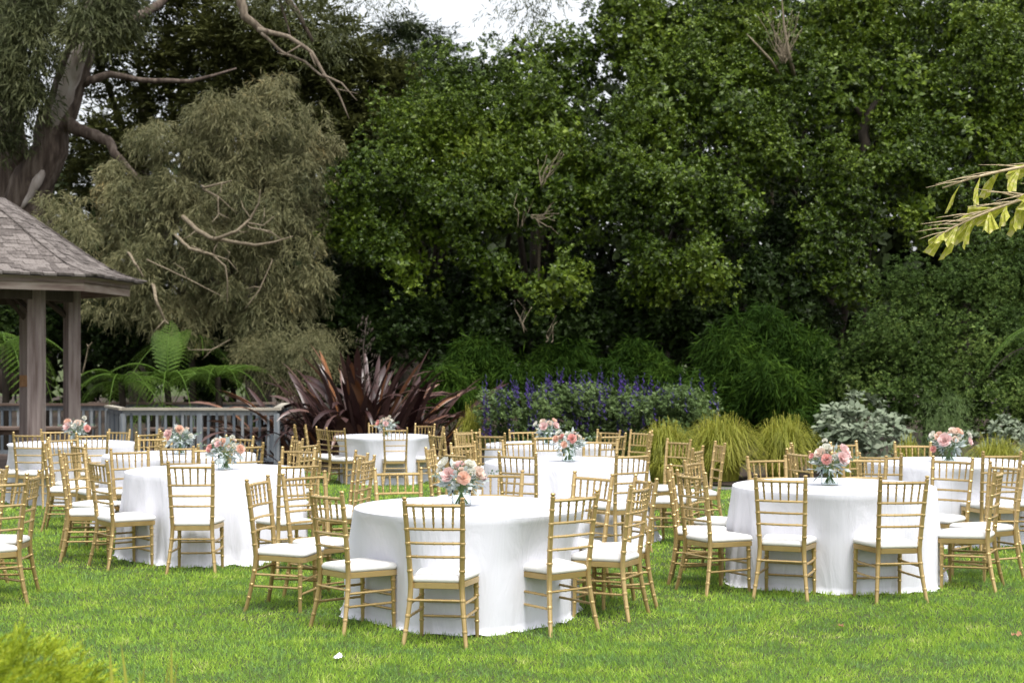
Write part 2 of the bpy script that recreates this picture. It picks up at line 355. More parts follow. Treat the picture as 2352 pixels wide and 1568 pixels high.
TB = {  # table: (X, Y, phrase)
 1: (-.283, 10.34, 'table near the white tissue'), 2: (-2.64, 13.55, 'table between juniper and railing'),
 3: (2.52, 11.95, 'table below the palm frond'), 4: (.524, 14.65, 'table facing the yellow sedge'),
 5: (-2.08, 24.6, 'table by the purple flax'), 6: (-5.51, 19.1, 'table by the gazebo'),
 7: (-3.47, 15.9, 'table before the railing'), 8: (.457, 18.7, 'table by the purple salvia'),
 9: (4.19, 14.6, 'table by the silver shrub'), 10: (-4.95, 11.7, 'table past the lawn edge')}
CH = [  # table, picture x of the back's top (2500-wide), distance, heading (0 = away from the camera, clockwise)
 (1,1064,9.29,11),(1,1395,9.73,-38),(1,810,9.79,50),(1,639,10.74,104),(1,754,11.25,140),(1,975,11.64,163),(1,1213,11.4,189),(1,1436,11.19,223),(1,1564,10.84,-110),(1,1547,10.32,-65),
 (2,162,13.2,79),(2,187,14.0,112),(2,250,12.7,53),(2,469,12.33,0),(2,726,12.37,-35),(2,725.5,14.2,207),(2,516,14.4,180),(2,319,14.1,145),(2,873.6,13.55,-111),(2,886,12.96,-76),
 (3,1907,11.06,20),(3,2197,10.93,-14),(3,2427.7,11.56,-64),(3,2447,12.18,-118),(3,2321,12.86,223),(3,2109,13.05,195),(3,1877.5,13.0,160),(3,1701,12.6,119),(3,1647,11.88,100),(3,1697.7,11.36,61),
 (4,1264,13.5,26),(4,1542.7,13.57,-34),(4,1121.8,13.75,53),(4,1059.5,14.5,98),(4,1136,15.2,128),(4,1272,15.8,160),(4,1462,16.0,195),(4,1651.8,15.9,235),(4,1697.4,14.3,-69),(4,1750,15.2,-98),
 (5,965.6,23.6,-5),(5,825.6,23.9,34),(5,791,24.4,58),(5,751,24.9,85),(5,725.5,25.0,80),(5,925,25.6,180),(5,1036,25.4,205),(5,1075.6,24.4,-95),
 (6,70,18.2,8),(6,136,20.1,170),(6,287,19.9,210),(6,226,18.2,-15),(6,358,18.6,-50),(6,392,19.6,-115),(6,-15,18.7,75),
 (7,442.6,14.9,-4),(7,597.7,15.1,-32),(7,580,16.8,207),(7,377.5,16.9,165),(7,117,15.6,82),(7,197.8,15.15,55),(7,160,16.6,130),(7,718,16.3,-115),(7,748,15.3,-65),
 (8,1201.5,17.8,22),(8,1071,18.0,58),(8,1136,19.0,125),(8,1146,19.9,145),(8,1280,19.75,170),(8,1341,17.6,0),(8,1479.6,19.6,222),(8,1491,17.9,-33),(8,1556,19.3,-128),(8,1583,18.5,-82),
 (9,2151,13.5,20),(9,2439.5,13.65,-10),(9,2065,15.3,145),(9,2229.6,15.3,178),(9,1945,14.9,98),(9,1958,13.9,65),(9,2545,14.0,-65),
 (10,1,10.66,-49),(10,66,11.27,-92),(10,-12,12.0,-125)]
TOUCH = {t: [] for t in TB}
proto = make_chair(); used = False; rr = random.Random(5); ROUND = {}
for t, px, Y, yaw in CH:
    o = copy_tree(proto) if used else proto; used = True
    X = (px-1250)/3720*Y; Y = Y*K; a = R(yaw); fx, fy = math.sin(a), math.cos(a)
    Xc, Yc = X+fx*.195, Y+fy*.195; o.location = (Xc, Yc, float(g(Y))-.006)
    for sx, sy in ((-.178, .172), (-.09, .172), (0, .172), (.09, .172), (.178, .172)): TOUCH[t].append((Xc+fy*sx+fx*sy-TB[t][0], Yc-fx*sx+fy*sy-TB[t][1]*K)); o.rotation_euler = (R(rr.uniform(-.8, .8)), R(rr.uniform(-.8, .8)), -a+R(rr.uniform(-1, 1)))
    az_ = math.degrees(math.atan2(Xc-TB[t][0], TB[t][1]*K-Yc)) % 360; ROUND.setdefault(t, []).append((az_, o))   # 0 = lawn side
ORD = 'first second third fourth fifth sixth seventh eighth ninth tenth'.split()
for t, lst in ROUND.items():
    lst.sort(key=lambda q: -((q[0]+22) % 360))                  # clockwise seen from above
    k0 = min(range(len(lst)), key=lambda i: min(lst[i][0], 360-lst[i][0])); lst = lst[k0:]+lst[:k0]
    for i, (_, o) in enumerate(lst):
        lb = 'gold chair, white cushion, %s, ' % TB[t][2]+('the one backing onto the lawn' if i == 0 else '%s clockwise from the lawn-side chair' % ORD[i-1])
        tag(o, lb, 'chair', 'gold chairs at the '+TB[t][2])

# ------------------------------------------------------------ tables and cloths
TR, TH = .775, .752
def cloth_mesh(seed, touch=()):
    r = rng_(seed); n = 208; th = np.linspace(0, 2*np.pi, n, endpoint=False)
    fold = np.zeros(n)
    for k in (5, 7, 9, 11, 13, 17, 21): fold += r.normal()*np.cos(k*th+r.uniform(0, 6.3))/(k**.45)
    fold = fold/np.abs(fold).max(); fine = sum(r.normal()*np.cos(k*th+r.uniform(0, 6.3)) for k in (26, 31, 37, 43)); fine /= np.abs(fine).max(); mid_ = sum(r.normal()*np.cos(k*th+r.uniform(0, 6.3)) for k in (16, 19, 23, 29)); mid_ /= np.abs(mid_).max()
    sharp = np.sign(fold)*np.abs(fold)**.8
    rows = []; ker = np.exp(-.5*(np.arange(-24, 25)/5)**2); ker /= ker.sum()
    lim = np.full(n, 9.)
    for x, y in touch:
        a, q = math.atan2(y, x), math.hypot(x, y); dd = np.abs((th-a+np.pi) % (2*np.pi)-np.pi)
        lim = np.minimum(lim, np.maximum(q-.03, .66)+np.maximum(0, dd-.03)**2*2.5)
    lim = np.convolve(np.concatenate([lim[-24:], lim, lim[:24]]), ker, 'valid')-.006; lim = np.minimum(lim, TR+.16)
    for q in (.0, .25, .5, .72, .86, .95, .985): rows.append((TR*q+0*th, TH+.0015*np.sin(3*th+q*4)+0*th))
    for a in (20, 50, 78): rows.append((TR+.012*np.sin(R(a))+0*th-.0, TH-.012*(1-np.cos(R(a)))+0*th))
    hem = .035*sharp+.02*fine+r.normal(0, .003, n)
    for u in np.linspace(.06, 1, 16):
        amp = u**1.15
        rad = TR+.012+.075*u**1.2+.065*sharp*amp+.02*fine*u**1.3+.018*mid_*np.sin(np.pi*min(1, u*.8+.05))
        z = (TH-.012)*(1-u)+.004
        if u > .85: rad = rad+(.035+.03*hem/.05)*((u-.85)/.15)**1.5; 
        z = z+np.maximum(0, .012+.02*fine)*((u-.8)/.2)**2*(u > .8)
        k = min(1, max(0, (u-.02)/.38)); cap = np.maximum(lim, TR*.8); top = TR+.012; rad = np.where(cap < rad, rad+(np.minimum(rad, top+(cap-top)*k**.7)-rad), rad)
        rows.append((rad, np.maximum(z, .003)+0*th))
    rad = rows[-1][0]+.02+.015*fine; rows.append((rad, np.full(n, .004)+np.maximum(0, .01*np.cos(19*th+seed))))
    V = np.concatenate([np.stack([a*np.cos(th), a*np.sin(th), b], 1) for a, b in rows])
    j = np.arange(n); Fc = np.concatenate([np.stack([i*n+j, (i+1)*n+j, (i+1)*n+(j+1) % n, i*n+(j+1) % n], 1) for i in range(len(rows)-1)])
    return V, Fc
def table_parts():
    t = thing('round_table', 'x', 'table')
    MB().tube([(0, 0, .722), (0, 0, .748)], TR-.004, 48).build('tabletop', M['table'], t)
    for a in (45, 135, 225, 315):
        x, y = .5*math.cos(R(a)), .5*math.sin(R(a)); MB().tube([(x, y, 0), (x, y, .724)], .014, 8).build('leg', M['gold'], t, True)
    return t
pt = table_parts()
for t, (X, Y, ph) in TB.items():
    Y = Y*K; o = copy_tree(pt) if t > 1 else pt; z = float(g(Y)); o.location = (X, Y, z)
    tag(o, 'round folding banquet table under white cloth, the %s' % ph, 'table', 'round banquet tables')
    V, Fc = cloth_mesh(40+t, TOUCH[t]); V = np.concatenate([V[208:], [[0, 0, TH]]]); Fc = Fc[208:]-208
    me = bpy.data.meshes.new('tablecloth')
    me.from_pydata(V.tolist(), [], Fc.tolist()+[((j+1) % 208, len(V)-1, j) for j in range(208)]); me.update(); smooth(me)
    put('tablecloth', me, M['cloth'], loc=(X, Y, z), label='floor-length white cloth draped over the round %s' % ph, cat='tablecloth', group='white tablecloths')

# ------------------------------------------------------------ bouquets in glass vases
def petal(D, base, L, W, cup, up):            # strip of 3 quads bending toward 'up'
    D = D/np.linalg.norm(D); S = np.cross(D, up); S /= np.linalg.norm(S)+1e-9; V = []
    for t, w in ((0, .35), (.4, .9), (.78, 1), (1, .55)):
        p = base+D*L*t+up*L*cup*t*t
        V += [p-S*W*w/2+up*W*.15, p+S*W*w/2+up*W*.15]
    return np.array(V), np.array([(0, 1, 3, 2), (2, 3, 5, 4), (4, 5, 7, 6)])
def rose_mesh(seed, Rr=.036):
    r = rng_(seed); ps = []; up = np.array((0, 0, 1.))
    for k, (n, tilt, L, W) in enumerate(((3, 80, .6, .45), (4, 68, .75, .6), (5, 52, .9, .75), (6, 34, 1.05, .85), (7, 14, 1.1, .9))):
        for i in range(n):
            a = 2*math.pi*(i+.37*k)/n+r.normal(0, .15); th = R(tilt+r.normal(0, 5)); D = np.array((math.cos(a)*math.cos(th), math.sin(a)*math.cos(th), math.sin(th)))
            ps.append(petal(D, np.array((math.cos(a), math.sin(a), 0))*Rr*.12*k*.5, L*Rr, W*Rr*1.25, .35, up))
    V, Fc = join(ps); return smooth(mesh_np('rose', V, Fc))
def dahlia_mesh(seed, Rr=.042):
    r = rng_(seed); ps = []; n = 95
    for i in range(n):
        z = 1-1.25*(i+.5)/n; a = 2.39996*i; q = math.sqrt(max(0, 1-z*z)); D = np.array((q*math.cos(a), q*math.sin(a), z))
        ps.append(petal(D+r.normal(0, .06, 3), D*Rr*.25, Rr*r.uniform(.7, .85), Rr*.30, .12, np.array((0, 0, 1.))+.01*r.normal(size=3)))
    V, Fc = join(ps); return smooth(mesh_np('dahlia', V, Fc))
def pom_mesh(seed, Rr=.02):
    r = rng_(seed); D = rdir(r, 60); D[:, 2] = np.abs(D[:, 2])*1.2-.3
    V, Fc = kites(D*Rr*.3, D, rdir(r, 60), np.full(60, Rr*.8), np.full(60, Rr*.5)); return mesh_np('small_bloom', V, Fc)
FL = {}
for c in ('blush', 'peach', 'coral', 'ivory', 'cream'):
    for k, f in (('rose', rose_mesh), ('dahlia', dahlia_mesh), ('small_bloom', pom_mesh)):
        me = f(11+len(FL)); me.materials.append(M[c]); FL[k, c] = me
def vase_mesh():
    m = MB(); n = 32; a = np.linspace(0, 2*np.pi, n, endpoint=False); prof = [(.0005, 0), (.058, 0), (.064, .004), (.066, .06), (.066, .125), (.0625, .125), (.0615, .012), (.0005, .010)]
    V = [(p*math.cos(t), p*math.sin(t), z) for p, z in prof for t in a]
    return m.add(V, [(i*n+j, i*n+(j+1) % n, (i+1)*n+(j+1) % n, (i+1)*n+j) for i in range(len(prof)-1) for j in range(n)]).mesh('vase', True)
VM = vase_mesh(); VM.materials.append(M['glass'])
def bouquet(t, dx, dy, flowers, label, seed, sprays=((1, .2), (-1, .25))):
    X, Y, ph = TB[t]; Y = Y*K; x, y, z = X+dx, Y+dy, float(g(Y))+TH+.001
    put('glass_vase', VM, loc=(x, y, z), label='clear glass cylinder vase standing on the %s' % ph, cat='vase', group='glass vases on the tables')
    b = thing('flower_bouquet', label, 'bouquet', (x, y, z+.014), group='bouquets on the tables'); r = rng_(seed)
    tips = []
    for kind, col, fx, fz, fy, s in flowers:
        p = np.array((fx, fy, fz)); nrm = Vector((fx*2.2, fy*2.2-.12, .12+max(0, fz-.16))).normalized()
        o = put(kind, FL[kind, col], None, b, loc=p, rot=nrm.to_track_quat('Z', 'Y').to_euler(), scale=(s, s, s)); tips.append(p)
    for q in range(9):
        a = r.uniform(0, 6.28); e = r.uniform(.25, 1.25); p = np.array((math.cos(a)*math.cos(e)*.15, math.sin(a)*math.cos(e)*.13, .175+math.sin(e)*.12)); kk, cc, s_ = (('small_bloom', 'ivory', 1.0), ('small_bloom', 'cream', .9), ('rose', 'cream', .5))[q % 3]
        put(kk, FL[kk, cc], None, b, loc=p, rot=Vector(p-(0, 0, .15)).to_track_quat('Z', 'Y').to_euler(), scale=(s_, s_, s_)); tips.append(p)
    m = MB()
    for p in tips+[np.array((r.uniform(-.1, .1), r.uniform(-.1, .1), .17)) for _ in range(8)]:
        q = np.array((-p[0]*.35+r.uniform(-.02, .02), -p[1]*.35, .0)); q = q*min(1, .05/(np.linalg.norm(q[:2])+1e-6)); q[2] = 0
        nk = np.array((p[0]*.18, p[1]*.18, .12)); m.tube([q, nk, (nk+p)/2+(0, 0, .01), p*.96], .0028, 5)
    m.build('stems', M['stem'], b, True)
    # felted grey leaves round the flowers
    n = 80; d = rdir(r, n); d[:, 2] = d[:, 2]*.6+.05; P = np.array((0, 0, .165))+unit(d)*(1.15, 1.15, .9)*r.uniform(.05, .12, (n, 1))
    parts = [kites(P, d+r.normal(0, .3, (n, 3)), UP+r.normal(0, .5, (n, 3)), r.uniform(.06, .11, n), r.uniform(.03, .05, n), .1, .6)]
    V, Fc = join(parts); put('grey_leaves', mesh_np('grey_leaves', V, Fc), M['dusty'], b, kind='stuff')
    parts = []
    n = 170; d = rdir(r, n); d[:, 2] = d[:, 2]*.7+.1; P = np.array((0, 0, .17))+unit(d)*r.uniform(.04, .14, (n, 1))
    parts.append(kites(P, d+r.normal(0, .4, (n, 3)), UP+r.normal(0, .5, (n, 3)), r.uniform(.025, .05, n), r.uniform(.012, .024, n), .1))
    for sx, ln in sprays:
        k = 16; tt = (np.arange(k)+1)/k; pp = np.stack([sx*(.08+ln*tt*.75), -.04+0*tt, .17+ln*.55*tt-.25*ln*tt*tt], 1)
        parts.append(kites(pp, np.stack([sx*np.ones(k)*.6, r.normal(0, .8, k), r.normal(0, .9, k)], 1), r.normal(size=(k, 3)), np.full(k, .03), np.full(k, .018)))
    V, Fc = join(parts); put('leaf_sprigs', mesh_np('leaf_sprigs', V, Fc), M['eleaf'], b, kind='stuff')
    b.scale = (.9, .9, .9); return b
bouquet(1, -.06, .0, [('rose', 'blush', -.085, .215, -.09, 1.25), ('dahlia', 'peach', .02, .20, -.12, 1.25), ('rose', 'ivory', -.12, .29, .0, 1.2), ('rose', 'cream', .12, .225, -.05, 1.15), ('rose', 'ivory', .06, .285, -.03, 1), ('small_bloom', 'ivory', -.17, .25, -.03, 1.2), ('rose', 'blush', -.02, .275, .02, 1), ('dahlia', 'blush', .15, .20, .02, .9), ('small_bloom', 'ivory', .09, .25, -.09, 1.2)],
        'bouquet with a large round peach dahlia beside a pink rose, trailing eucalyptus', 1, ((1, .26), (-1, .16)))
bouquet(2, .09, .0, [('dahlia', 'peach', -.01, .25, -.05, 1.1), ('dahlia', 'peach', .155, .19, -.07, 1.15), ('rose', 'coral', -.13, .19, -.06, .95), ('small_bloom', 'ivory', .07, .30, .0, 1.5), ('rose', 'ivory', -.09, .255, -.01, .9), ('rose', 'blush', -.05, .235, -.09, .8), ('small_bloom', 'ivory', .1, .23, -.08, 1.3), ('small_bloom', 'ivory', .05, .20, -.1, 1.2)],
        'bouquet with peach dahlias at both sides and a high white pompom', 2, ((-1, .22), (1, .16)))
bouquet(3, -.03, .0, [('dahlia', 'coral', -.045, .215, -.11, 1.15), ('rose', 'blush', .085, .215, -.10, 1.3), ('rose', 'blush', .105, .275, -.03, 1.3), ('rose', 'ivory', -.03, .285, -.02, 1.25), ('rose', 'cream', -.085, .255, -.05, 1.1), ('small_bloom', 'ivory', .02, .235, -.12, 1.5), ('small_bloom', 'ivory', -.04, .37, .0, 1.3), ('rose', 'coral', -.155, .235, -.04, .6), ('rose', 'blush', .15, .235, .0, .8)],
        'bouquet with coral dahlia, two pink roses and a tall white bloom', 3, ((1, .2), (-1, .12)))
bouquet(4, .02, .0, [('dahlia', 'coral', .03, .23, -.1, 1.25), ('dahlia', 'peach', -.13, .225, -.05, .95), ('dahlia', 'peach', -.05, .17, -.11, .9), ('rose', 'coral', -.07, .245, -.05, .7), ('small_bloom', 'ivory', .11, .24, -.03, 1.7), ('rose', 'ivory', -.1, .28, .02, .8), ('rose', 'ivory', 0, .26, .0, .9)],
        'bouquet with one big coral-pink dahlia and smaller peach dahlias', 4, ((1, .3),))
bouquet(5, .05, .0, [('rose', 'coral', -.13, .21, -.04, 1.2), ('rose', 'blush', .0, .20, -.1, 1.2), ('rose', 'cream', .02, .27, -.02, 1), ('small_bloom', 'ivory', .06, .33, 0, 1.4), ('rose', 'ivory', .07, .25, -.03, 1), ('rose', 'cream', -.06, .25, 0, .9)],
        'bouquet with coral rose at one side and a small white top bloom', 5)
bouquet(6, .05, .0, [('dahlia', 'peach', -.10, .27, -.04, 1.3), ('rose', 'blush', -.09, .21, -.1, 1.3), ('dahlia', 'coral', .16, .19, -.07, 1.2), ('rose', 'cream', .03, .25, -.06, 1.2), ('small_bloom', 'ivory', .11, .33, 0, 1.9), ('rose', 'ivory', .0, .22, -.1, .9)],
        'wide bouquet with a peach bloom one side and coral bloom the other', 6, ((1, .25), (-1, .22)))
bouquet(7, .01, .0, [('dahlia', 'blush', -.12, .22, -.06, 1.3), ('dahlia', 'peach', -.0, .27, -.04, 1.2), ('small_bloom', 'ivory', .13, .2, -.06, 1.8), ('small_bloom', 'ivory', .07, .26, -.02, 1.5), ('rose', 'peach', -.11, .17, -.08, .7)],
        'bouquet with two peach dahlias over pale silver leaves', 7, ((-1, .1), (1, .2)))
bouquet(8, -.02, .0, [('rose', 'blush', -.05, .22, -.1, 1.3), ('rose', 'blush', .1, .23, -.06, 1.1), ('rose', 'peach', .08, .29, 0, .9), ('rose', 'cream', -.06, .28, -.02, .95), ('rose', 'cream', .02, .26, -.05, .9), ('rose', 'ivory', -.15, .25, 0, .9)],
        'tight bouquet of pale pink roses with frosted grey leaves', 8)
bouquet(9, .0, .0, [('rose', 'blush', -.07, .21, -.1, 1.6), ('rose', 'peach', -.11, .25, -.04, 1.1), ('rose', 'cream', .03, .29, -.02, 1.2), ('rose', 'peach', .09, .29, 0, 1.1), ('rose', 'blush', .19, .2, -.04, 1), ('dahlia', 'coral', -.17, .12, -.03, .9), ('rose', 'cream', .03, .22, -.09, .9), ('rose', 'ivory', .2, .26, 0, .9), ('rose', 'ivory', -.16, .26, .02, 1)],
        'spreading bouquet of pink roses with a low coral dahlia', 9, ((1, .18), (-1, .2)))

# ------------------------------------------------------------ gazebo
GX, GY, GZ = -9.45, 24.85*K, -.12
gz = thing('gazebo', 'weathered octagonal timber gazebo with flared shingle roof', 'gazebo', (GX, GY, GZ))
PH = -26
def oct_(r, k): a = R(PH+45*k); return np.array((r*math.cos(a), r*math.sin(a)))
for k in range(8):
    x, y = oct_(2.2, k); MB().box((x, y, 1.5), (.215, .215, 3.0), R(45*k+PH+20)).build('post', M['post'], gz)
x, y = oct_(2.2, 2); MB().box((x-.02, y-.135, 1.42), (.16, .02, .2), R(5)).build('sign_plate', M['dryleaf'], gz, label='small rust-brown plate fixed to a post')
PR = [(3.36, 3.10), (3.1, 3.17), (2.8, 3.30), (2.45, 3.52), (2.0, 3.83), (1.5, 4.17), (1.0, 4.52), (.5, 4.95), (.02, 5.45)]
def prof(u): 
    r_ = np.array([p[0] for p in PR]); z_ = np.array([p[1] for p in PR]); s_ = np.concatenate([[0], np.cumsum(np.hypot(np.diff(r_), np.diff(z_)))])
    return np.interp(u*s_[-1], s_, r_), np.interp(u*s_[-1], s_, z_), s_[-1]
mb = MB(); V = []; nn = len(PR)
for r_, z_ in PR: V += [(*oct_(r_, k), z_-.03) for k in range(8)]
mb.add(V, [(i*8+k, i*8+(k+1) % 8, (i+1)*8+(k+1) % 8, (i+1)*8+k) for i in range(nn-1) for k in range(8)]); roof = mb.build('roof', M['shingle'], gz)
mb = MB(); V = []
for r_, z_ in ((3.2, 2.99), (2.3, 3.02), (.02, 3.05)): V += [(*oct_(r_, k), z_) for k in range(8)]
mb.add(V, [(i*8+k, i*8+(k+1) % 8, (i+1)*8+(k+1) % 8, (i+1)*8+k) for i in range(2) for k in range(8)]).build('ceiling', M['underside'], gz)
for k in range(8):
    a, b = oct_(3.12, k), oct_(3.12, k+1); c = (a+b)/2; L = np.linalg.norm(b-a); an = math.atan2(b[1]-a[1], b[0]-a[0])
    MB().box((c[0], c[1], 2.965), (L+.035, .045, .2), an).build('fascia_board', M['fascia'], gz)
    a, b = oct_(3.17, k), oct_(3.17, k+1); c = (a+b)/2; L = np.linalg.norm(b-a)
    MB().box((c[0], c[1], 3.072), (L+.03, .05, .05), an).build('fascia_trim', M['fascia'], gz)
    a, b = oct_(2.2, k), oct_(2.2, k+1); c = (a+b)/2; L = np.linalg.norm(b-a)
    MB().box((c[0], c[1], 2.86), (L-.2, .12, .22), an).build('beam', M['underside'], gz)
    a = oct_(2.2, k); MB().tube([(a[0], a[1], 2.45), (a[0]*.72, a[1]*.72, 2.95)], .05, 4).build('brace', M['underside'], gz)
# shingles on the two faces in view
sh_r = random.Random(4); SM = []
for i in range(6):
    w_ = .17+.022*i; SM.append((w_, MB().box((0, 0, 0), (w_-.012, .20, .036)).mesh('shingle'))); SM[-1][1].materials.append(M['shingle'])
cnt = 0
NR = 23
for k in (7, 0):
    for i in range(NR):
        u = i/NR*.62; r0, z0, Ls = prof(u); r1, z1, _ = prof(u+.045)
        A, B = oct_(r0, k), oct_(r0, k+1); L = np.linalg.norm(B-A); an = math.atan2(B[1]-A[1], B[0]-A[0]); d = (B-A)/L
        mid = (A+B)/2; ap = np.linalg.norm(mid); sl = math.atan2(z1-z0, (r0-r1)*.924)
        p = -sh_r.random()*.12
        while p < L-.04:
            w_, me = sh_r.choice(SM); c0 = max(p, 0); c1 = min(p+w_, L); 
            if c1-c0 > .05:
                cx = (c0+c1)/2; q = A+d*cx; inn = -mid/ap
                base = np.array((q[0]+inn[0]*.07, q[1]+inn[1]*.07, z0+.07*math.tan(sl)))
                px = CX+(GX+base[0])*F/(GY+base[1])
                if px > -25:
                    o = put('shingle', me, None, roof, loc=(base[0], base[1], base[2]+.004+sh_r.uniform(-.006, .01)), scale=((c1-c0)/w_, 1, 1))
                    o.rotation_euler = (sl*.93+sh_r.uniform(-.015, .015), 0, an); cnt += 1
            p += w_
cap = MB().box((0, 0, 0), (.16, .24, .02)).mesh('hip_shingle'); cap.materials.append(M['shingle'])
for k in (0, 1):
    for i in range(17):
        u = .012+i*.036; r0, z0, _ = prof(u); r1, z1, _ = prof(u+.04); q = oct_(r0, k); a = R(PH+45*k)
        sl = math.atan2(z1-z0, r0-r1)
        o = put('hip_shingle', cap, None, roof, loc=(q[0], q[1], z0+.03)); o.rotation_euler = (Matrix.Rotation(a+R(90), 3, 'Z') @ Matrix.Rotation(sl-.06, 3, 'X')).to_euler()
# deck the gazebo stands on
dk = thing('timber_deck', 'low brown timber deck with a step beneath the gazebo', 'deck', (GX, GY, 0))
for i in range(26):
    y = -4.55+i*.35; MB().box((-.9, y, -.155), (5.2 if i > 1 else 5.0, .338, .05)).build('deck_board', M['plank'], dk)
MB().box((-.9, -4.75, -.30), (5.0, .05, .28)).build('step_riser', M['plank'], dk)
MB().box((-.9, -5.0, -.30), (5.0, .42, .05)).build('step_tread', M['plank'], dk)

# ------------------------------------------------------------ railings
bal = MB().box((0, 0, .46), (.045, .045, .84)).mesh('baluster'); bal.materials.append(M['rail'])
def railing(pts, label, z0, h=1.05, gap=.155, capw=.15, seed=0, capm='cap'):
    pts = [(a, b*K) for a, b in pts]; r = random.Random(seed); t = thing('deck_railing', label, 'railing', (pts[0][0], pts[0][1], z0)); O = np.array(pts[0])
    for a, b in zip(pts[:-1], pts[1:]):
        a, b = np.array(a)-O, np.array(b)-O; L = np.linalg.norm(b-a); an = math.atan2(b[1]-a[1], b[0]-a[0]); c = (a+b)/2
        MB().box((c[0], c[1], h-.02), (L+capw*.9, capw, .045), an).build('cap_rail', M[capm], t)
        MB().box((c[0], c[1], h-.09), (L, .04, .09), an).build('top_rail', M['rail'], t)
        MB().box((c[0], c[1], .10), (L, .04, .08), an).build('bottom_rail', M['rail'], t)
        n = int(L/gap)
        for i in range(1, n): q = a+(b-a)*i/n; put('baluster', bal, None, t, loc=(q[0], q[1], .08+r.uniform(-.003, .003)), rot=(0, 0, an))
        m = max(1, round(L/1.6))
        for i in range(m+1): q = a+(b-a)*i/m; MB().box((q[0], q[1], h/2-.06), (.10, .10, h-.08), an).build('post', M['rail'], t)
    return t
railing([(-7.75, 29.3), (-7.15, 28.0), (-4.32, 28.0), (-4.55, 30.6)], 'blue-grey painted railing with bleached timber cap beside the flax', -.27, seed=1)
railing([(-12.2, 29.8), (-7.9, 29.8)], 'blue-grey painted railing behind the gazebo posts', -.25, seed=2, capm='plank')
railing([(-4.9, 31.2), (-8.6, 31.2)], 'blue-grey railing standing behind the bleached-cap railing', -.27, seed=3, capm='plank')
for x0, x1, y0, lb in ((-11.8, -8.0, 29.2, 'long brown plank bench behind the gazebo posts'), (-6.9, -4.6, 28.75, 'long brown plank bench behind the bleached-cap railing')):
    b = thing('plank_bench', lb, 'bench', ((x0+x1)/2, y0*K, -.25)); L = x1-x0
    for k in range(2): MB().box((0, -.12+.24*k, .60), (L, .22, .05)).build('seat_plank', M['plank'], b)
    MB().box((0, .0, .52), (L-.1, .05, .1)).build('apron', M['plank'], b)
    for s in (-.45, 0, .45): MB().box((s*L, 0, .29), (.08, .3, .58)).build('leg', M['plank'], b)

# ------------------------------------------------------------ trees
HOLLOWS = [(np.array(at(x, y, Y)), q/F*Y*K) for x, y, q, Y in ((1335,390,62,32.6),(1225,590,70,32),(1800,440,70,33),(1790,540,80,32.5),(905,480,45,32),(1150,545,55,32.4),(1375,545,50,32.4),(1555,545,45,32),
    (1690,590,60,32.2),(2085,430,60,33),(2190,480,55,32.6),(840,660,80,32.2),(1490,330,40,33.3),(1245,270,40,33.5),(1650,330,45,33.3),(1985,330,50,33.6),(1000,390,40,32),(960,560,60,31.8),(1120,430,40,32.6),(1610,240,40,33.2),
    (1420,200,40,34.5),(2250,250,50,33.6),(1850,300,45,33.6),(2030,120,40,34.6),(1330,240,35,33.6),(1080,300,35,33))]
def carve(P, d, r):
    keep = np.ones(len(P), bool)
    for c, q in HOLLOWS:
        D = (P-c)/np.array((q, q*1.7, q*.85)); n_ = np.linalg.norm(D, axis=1); keep &= n_ > r.uniform(.75, 1.1, len(P))
    return P[keep], d[keep]
